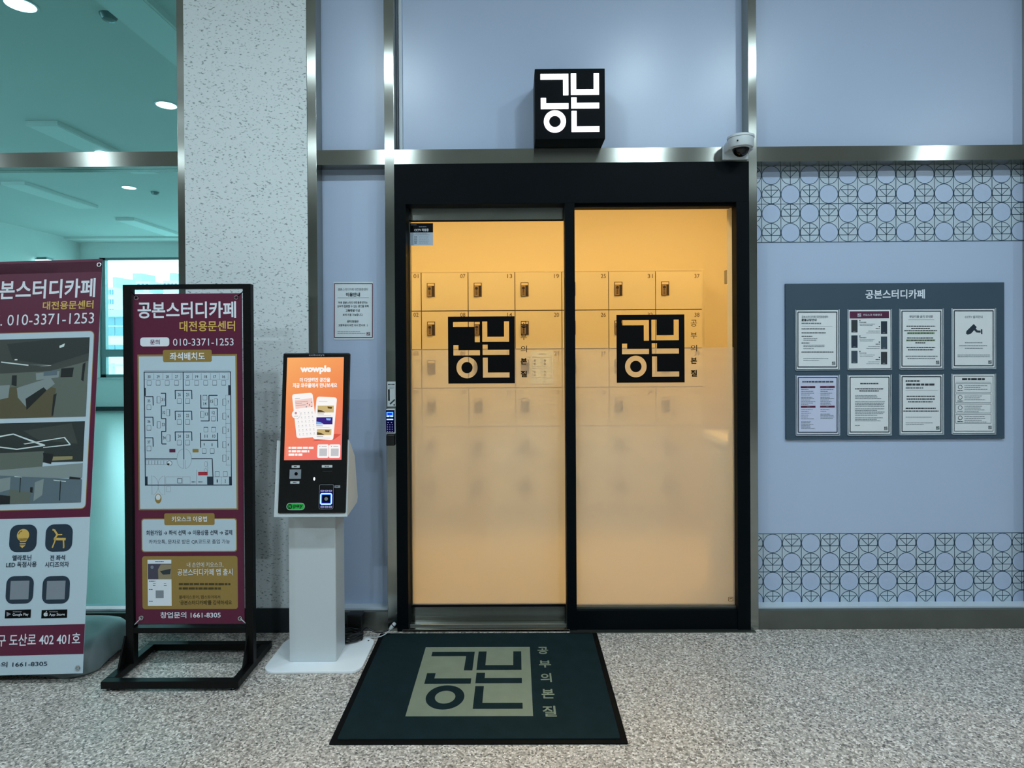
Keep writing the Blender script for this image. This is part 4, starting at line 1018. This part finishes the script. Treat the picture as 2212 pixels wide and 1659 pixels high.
s.rect(*m_(420, 975), *m_(484, 1010), maroon2, 3); s.rect(*m_(665, 975), *m_(728, 1010), gold, 3); s.rect(*m_(724, 1217), *m_(824, 1252), mat('red_print', (178, 40, 56), .5), 3)
for a0, a1, u in ((90, 270, 568), (-90, 90, 585)): s.circ(*m_(u, 1078), 14, .6, grey_ink, 3, 21, 18, a0, a1)
L3(566, 1090, 568, 1182, .8, grey_ink); L3(586, 1090, 586, 1182, .8, grey_ink)
for i in range(7): s.frame(*m_(172+32*i, 1095), *m_(200+32*i, 1140), .5, grey_ink, 3)
s.disc(*m_(422, 1125), 6, grey_ink, 3); s.disc(*m_(422, 1125), 4.6, paper, 4); s.disc(*m_(410, 1135), 3, dark_ink, 4, 1.8)
for u in (235, 370): L3(u, 1255, u+3, 1460, .7, grey_ink)
s.circ(*m_(235, 1360), 14, .5, grey_ink, 3, 21, 14, -80, 80); s.circ(*m_(370, 1360), 14, .5, grey_ink, 3, 21, 14, 100, 260)
s.frame(*m_(382, 1268), *m_(640, 1345), .5, grey_ink, 3); s.frame(*m_(507, 1285), *m_(552, 1335), 1, dark_ink, 3); L3(562, 1270, 562, 1345, .5, grey_ink); L3(710, 1195, 710, 1350, .9, grey_ink); L3(822, 1100, 825, 1215, .5, grey_ink)
s.circ(*m_(805, 1135), 3.2, .6, grey_ink, 3, 6); s.circ(*m_(803, 1205), 3.2, .6, grey_ink, 3, 5); s.frame(*m_(390, 1368), *m_(432, 1425), .5, grey_ink, 3); s.greek(*m_(655, 1322), m_(695, 1322)[0], 1.5, dark_ink, 3); s.greek(*m_(725, 1322), m_(768, 1322)[0], 1.5, dark_ink, 3)
s.disc(*m_(303, 1498), 7, gold, 3, 10.5); s.disc(*m_(303, 1484), 5, paper, 4, 6); s.poly([m_(283, 1508), m_(323, 1508), m_(303, 1462)], paper, 5)
f7 = lambda u, v: (280+u/5.926, 1090+v/5.926)
s.rr(*f7(150, 178), *f7(1377, 603), 6, gold, 1); s.rr(*f7(162, 190), *f7(1365, 592), 5, sheet_white, 2); s.rr(*f7(445, 112), *f7(1090, 260), 3.5, gold, 3)
s.text('키오스크 이용법', *f7(540, 150), *f7(992, 218), p_white, .015, 4); s.text('회원가입 → 좌석 선택 → 이용상품 선택 → 결제', *f7(215, 328), *f7(1315, 388), navy, .02, 4); s.text('카카오톡, 문자로 받은 QR코드로 출입 가능', *f7(248, 448), *f7(1285, 503), navy, .0, 4)
s.rr(*f7(160, 660), *f7(1388, 1335), 6, gold, 1); s.rect(*f7(230, 705), *f7(540, 1295), p_white, 2)
s.rect(*f7(235, 757), *f7(538, 955), mat('app_photo_dark', (70, 66, 84), .5), 3); s.poly([f7(370, 955), f7(365, 830), f7(400, 765), f7(538, 765), f7(538, 955)], mat('app_photo_tan', (146, 132, 104), .5), 4); s.poly([f7(390, 850), f7(530, 820), f7(520, 890), f7(430, 895)], dark_ink, 5); s.disc(*f7(290, 800), 3.5, grey_ink, 5)
s.greek(*f7(330, 728), f7(440, 728)[0], 1.6, dark_ink, 3)
for v, u1 in ((980, 330), (1085, 295), (1235, 300)): s.greek(*f7(250, v), f7(u1, v)[0], 1.5, dark_ink, 3)
for u in (315, 455): s.greek(*f7(u-15, 1010), f7(u+20, 1010)[0], .9, grey_ink, 3); s.greek(*f7(u-15, 1033), f7(u+20, 1033)[0], 1, dark_ink, 3)
s.rect(*f7(335, 1098), *f7(438, 1197), scan_grey, 3)
s.text('내 손안에 키오스크,', *f7(735, 738), *f7(1200, 800), p_white, -.005, 3); s.text('공본스터디카페 앱 출시', *f7(615, 820), *f7(1320, 905), p_white, .005, 3)
for v, u1 in ((1018, 1305), (1072, 1170)): s.greek(*f7(632, v), f7(u1, v)[0], 4.6, olive_ink, 3)
s.text('플레이스토어, 앱스토어에서', *f7(635, 1160), *f7(1160, 1205), olive_ink, .01, 3); s.text("'공본스터디카페'를 검색하세요", *f7(640, 1225), *f7(1310, 1280), olive_ink, .02, 3)
s.text('창업문의 1661-8305', *f7(395, 1373), *f7(1167, 1450), p_white, .015)
for px, py, ex, ey in ((294.6, 643.4, 283, 629), (510.5, 642.7, 528, 627), (305, 1334.7, 288, 1352), (519, 1336, 536, 1351)):
    c_ = at(px, py, BYs-.001); MB().ring(c_, (0, 1, 0), (1, 0, 0), .0085, .0028, 20, 6).build('eyelet', chrome, hb, smooth=True)
    e_ = at(ex, ey, BYs-.001); MB().tube([c_, e_], .0022, 6).build('tie', lab_white if py > 1000 else rubber, hb)

# leaning banner on a water base
Ybr, Ytr = CAM.y + 2.635, CAM.y + 2.845
BR, TR = at(178.5, 1454.5, Ybr), at(221.5, 564.5, Ytr)
U1 = (TR-BR).normalized()
R1 = Vector((1, -.0, 0)); R1 = Vector((1.0, LEAN_YAW if 'LEAN_YAW' in globals() else .0, 0)); R1 = (R1 - U1*R1.dot(U1)).normalized()
N1 = R1.cross(U1); H1 = (TR-BR).length; W1 = .60
bs = empty('banner_stand', tuple(on_floor(60, 1440)), label='grey water-filled banner base with a pole at the left edge', cat='banner stand')
lean = empty('banner', tuple(BR), label='tall maroon and white banner leaning at the left edge of the picture', cat='banner')
mb = MB(); back = -N1*.0015
c4 = [BR, BR-R1*W1, BR-R1*W1+U1*H1, BR+U1*H1]
mb.add(c4 + [p+back for p in c4], [(0, 1, 2, 3), (4, 7, 6, 5), (0, 4, 5, 1), (1, 5, 6, 2), (2, 6, 7, 3), (3, 7, 4, 0)]); mb.build('sheet', sheet_white, lean)
s = Print('print', lean, BR, R1, U1, .0003, .0005)
WH = (p_white, paper)
xl = -66
def band(y_top_r, y_bot_r, m, l):
    v1 = s.uv(200, y_top_r)[1]; v0 = s.uv(185, y_bot_r)[1]; s.polyuv([(-W1, v0), (0, v0), (0, v1), (-W1, v1)], m, l)
band(560, 1116.6, maroon, 0); s.polyuv([(-W1, H1-.05), (0, H1-.05), (0, H1), (-W1, H1)], maroon, 0)
v1 = s.uv(175, 1348)[1]; v0 = s.uv(173, 1412.5)[1]; s.polyuv([(-W1, v0), (0, v0), (0, v1), (-W1, v1)], maroon, 1)
s.text('공본스터디카페', -34, 607.5, 205.4, 642, p_white, .022); s.text('대전용문센터', 93.5, 651.5, 202, 666.5, gold_t, .02); s.text('T. 010-3371-1253', -17, 681, 203, 698.5, p_white, .0)
def uvb(x0, y0, x1, y1):
    a_, b_ = s.uv(x0, y0), s.uv(x1, y1); return a_[0], b_[1], b_[0], a_[1]
a_, b_, c_, d_ = uvb(150, 717, 184.6, 1097.5); r_ = s.uv(203, 717)[0]; cR = (c_ + r_)/2
fr = (-W1 - cR, b_, cR, d_)
s.polyuv(rrect(*[fr[0]-.003, fr[1]-.003, fr[2]+.003, fr[3]+.003], .022), gold, 1); s.polyuv(rrect(*fr, .02), sheet_white, 2)
ph = []
for y0, y1, xr0, xr1 in ((728.5, 899.5, 194, 186), (909.8, 1085, 184, 175.3)):
    u1 = (s.uv(xr0, y0)[0] + s.uv(xr1, y1)[0])/2; ph.append((-W1-u1, s.uv(xr1, y1)[1], u1, s.uv(xr0, y0)[1]))
pc = {k: mat('photo_'+k, c, .5) for k, c in dict(ceil=(62, 68, 64), ceil2=(42, 50, 48), floor=(90, 84, 60), desk=(134, 146, 146), dark=(20, 26, 28), wall=(98, 106, 98), lamp=(214, 226, 226), blue=(92, 110, 120), warm=(150, 140, 100)).items()}
def photo(q, items, x0r):
    """items in normalised (from the right-hand visible part) coordinates"""
    a_, b_, c_, d_ = q
    fn_ = lambda p: (a_ + (c_-a_)*p[0], d_ - (d_-b_)*p[1])
    for m, pts, l in items: s.polyuv([fn_(p) for p in pts], pc[m], l)
    return fn_
P_ = lambda pts: [(.21 + .79*u/1110, v) for u, v in pts]
photo(ph[0], [('ceil', [(0, 0), (1, 0), (1, .46), (0, .46)], 3), ('ceil2', P_([(60, .06), (420, .03), (700, 0), (1110, 0), (1110, .2), (620, .34), (140, .26)]), 4), ('wall', P_([(-290, .44), (620, .42), (960, .34), (1110, .3), (1110, .9), (-290, .9)]), 4),
      ('floor', [(0, .62), (.6, .6), (1, .72), (1, 1), (0, 1)], 5), ('wall', P_([(720, .55), (1110, .6), (1110, 1), (700, 1)]), 6), ('desk', P_([(220, .62), (640, .5), (700, .58), (350, .86), (240, .74)]), 6), ('desk', P_([(-290, .6), (130, .58), (120, .74), (-290, .82)]), 6),
      ('dark', P_([(340, .76), (560, .62), (600, .66), (360, .9)]), 7), ('dark', P_([(770, .39), (930, .38), (915, .5), (765, .5)]), 6), ('dark', P_([(150, .46), (210, .46), (215, .6), (150, .58)]), 6), ('dark', P_([(1040, .34), (1075, .32), (1060, .56), (1030, .54)]), 6), ('dark', P_([(690, .72), (730, .7), (700, .98), (680, .98)]), 7),
      ('lamp', P_([(0, .28), (350, .33), (350, .345), (0, .295)]), 6), ('lamp', P_([(350, .33), (640, .345), (480, .36), (640, .35)]), 6), ('lamp', P_([(730, .1), (800, .07), (790, .11), (735, .13)]), 6), ('lamp', P_([(170, .255), (205, .255), (205, .27), (170, .27)]), 6),
      ('desk', P_([(450, .44), (750, .42), (740, .5), (460, .53)]), 5), ('blue', P_([(550, .42), (720, .41), (720, .47), (550, .48)]), 6)], 0)
Q_ = lambda pts: [(.21 + .79*u/1000, v) for u, v in pts]
photo(ph[1], [('ceil2', [(0, 0), (1, 0), (1, .5), (0, .5)], 3), ('ceil', Q_([(300, .1), (850, .02), (930, .28), (480, .22)]), 4), ('wall', Q_([(-290, .38), (550, .36), (540, .6), (-290, .6)]), 4), ('warm', Q_([(660, .43), (880, .43), (880, .47), (650, .48)]), 5), ('dark', Q_([(540, .38), (660, .4), (640, .52), (560, .5)]), 5),
      ('desk', [(0, .6), (1, .52), (1, .7), (0, .68)], 5), ('blue', [(0, .62), (1, .72), (1, 1), (0, 1)], 6), ('desk', Q_([(50, .69), (190, .67), (190, .82), (50, .86)]), 7), ('desk', Q_([(470, .74), (570, .7), (560, .9), (465, .97)]), 7), ('wall', Q_([(190, .82), (430, .86), (420, 1), (150, 1)]), 7), ('dark', Q_([(60, .88), (200, .9), (200, 1), (30, 1)]), 8), ('dark', Q_([(420, .8), (450, .8), (450, .87), (420, .86)]), 8), ('dark', Q_([(860, .68), (985, .7), (985, .72), (855, .71)]), 8), ('dark', Q_([(755, .73), (765, .73), (765, .97), (755, .97)]), 8), ('dark', Q_([(300, .68), (308, .68), (308, .86), (300, .86)]), 8),
      ('lamp', Q_([(0, .16), (190, .13), (560, .28), (520, .29), (190, .145), (0, .18)]), 6), ('lamp', Q_([(560, .28), (240, .32), (0, .28), (0, .295), (240, .335), (560, .295)]), 6), ('lamp', Q_([(310, .26), (780, .19), (790, .2), (330, .27)]), 6), ('lamp', Q_([(780, .19), (850, .28), (840, .29), (770, .2)]), 6), ('lamp', Q_([(850, .28), (540, .31), (540, .32), (850, .295)]), 6), ('lamp', Q_([(680, .715), (820, .735), (820, .745), (680, .725)]), 8), ('lamp', Q_([(235, .66), (320, .67), (320, .675), (235, .668)]), 8)], 0)
i_ = lambda u, v: (u/6.635, 1110+v/6.635)
s.rr(*i_(150, 160), *i_(518, 540), 16, navy, 2); s.rr(*i_(665, 153), *i_(1030, 535), 16, navy, 2)
s.disc(*i_(334, 305), 13.2, gold_t, 3); s.poly([i_(262, 350), i_(408, 348), i_(372, 402), i_(296, 404)], gold_t, 3); s.poly([i_(285, 420), i_(372, 418), i_(370, 436), i_(288, 438)], gold_t, 3); s.poly([i_(282, 452), i_(368, 450), i_(322, 490)], gold_t, 3); s.circ(*i_(334, 305), 9.5, 1.5, navy, 4, None, 10, 100, 170)
ck = lambda u0, v0, u1, v1, wd: s.line(*i_(u0, v0), *i_(u1, v1), wd, gold_t, 3)
ck(755, 225, 785, 232, 3.5); ck(780, 228, 825, 298, 4); ck(825, 298, 780, 362, 4); ck(825, 298, 895, 296, 2); ck(775, 360, 945, 362, 5); ck(800, 365, 752, 485, 3); ck(912, 365, 918, 480, 3); ck(905, 478, 925, 482, 3)
s.text('멜라토닌', *i_(185, 592), *i_(450, 665), navy, .02); s.text('LED 독점사용', *i_(95, 690), *i_(525, 760), navy, .015); s.text('전 좌석', *i_(720, 592), *i_(932, 665), navy, .02); s.text('시디즈의자', *i_(648, 690), *i_(990, 760), navy, .015)
for u in (100, 620): s.rr(*i_(u, 895), *i_(u+370, 1282), 15, navy, 2); s.rect(*i_(u+58, 962), *i_(u+310, 1222), scan_grey, 3)
for u, txt in ((78, 'Google Play'), (600, 'App Store')):
    s.rect(*i_(u, 1378), *i_(u+362, 1488), film_black, 2); s.text(txt, *i_(u+108, 1424), *i_(u+332, 1466), p_white, .005, 3); s.greek(*i_(u+110, 1402), i_(u+235, 1402)[0], 1.6, grey_ink, 3)
s.poly([i_(98, 1402), i_(98, 1470), i_(165, 1435)], scan_grey, 3)
s.disc(*i_(655, 1440), 4, p_white, 3); s.disc(*i_(668, 1440), 3.6, p_white, 3); s.disc(*i_(690, 1434), 1.3, film_black, 4); s.line(*i_(662, 1408), *i_(672, 1394), 1.6, p_white, 3)
s.text('구 도산로 402 401호', -4, 1370.5, 173.3, 1392, p_white, .01); s.text('창업문의 1661-8305', -48, 1431, 102, 1439, navy, .01)
for px, py in ((215, 572), (168, 1443)):
    c_ = on_plane(px, py, BR, N1) + N1*.002; MB().ring(c_, N1, R1, .0085, .003, 20, 6).build('eyelet', chrome, lean, smooth=True)
# base: moulded tank with arched feet
bx, by, hx, hy = -2.235, (on_floor(100, 1472).y + -.03)/2, .325, .0
hy = (-.03 - on_floor(100, 1472).y)/2
n = 64; rings = []
def outline(sc_x, sc_y, e=4.0):
    o_ = []
    for i in range(n):
        q = 2*math.pi*i/n; c_, s_ = math.cos(q), math.sin(q)
        o_.append((bx + sc_x*hx*math.copysign(abs(c_)**(2/e), c_), by + sc_y*hy*math.copysign(abs(s_)**(2/e), s_), q))
    return o_
def arch(q): return .028*max(0.0, math.cos(4*q))**1.0
mb = MB(); vs_ = []
for scx, zf in ((.96, lambda q: arch(q)), (1.0, lambda q: arch(q)*.9+.012), (.99, lambda q: .045+arch(q)*.4), (.90, lambda q: .098), (.84, lambda q: .118), (.70, lambda q: .126), (.3, lambda q: .130)):
    vs_ += [(x, y, zf(q)) for x, y, q in outline(scx, scx)]
k = len(vs_)//n
fs = [(i*n+j, i*n+(j+1) % n, (i+1)*n+(j+1) % n, (i+1)*n+j) for i in range(k-1) for j in range(n)] + [tuple(range((k-1)*n, k*n)), tuple(range(n))[::-1]]
mb.add(vs_, fs); mb.build('water_base', grey_base, bs, smooth=True)
pm = BR - R1*W1/2 + back*8
MB().tube([(pm.x, pm.y+.03, .12), pm+U1*(H1*.5)+back*8, pm+U1*(H1-.03)+back*4], .012, 12).build('pole', black_paint, bs, smooth=True)
for zz in (.035, H1-.035): MB().tube([pm+U1*zz-R1*.28+back*3, pm+U1*zz+R1*.28+back*3], .006, 8).build('arm', black_paint, bs, smooth=True)

finish_prints()
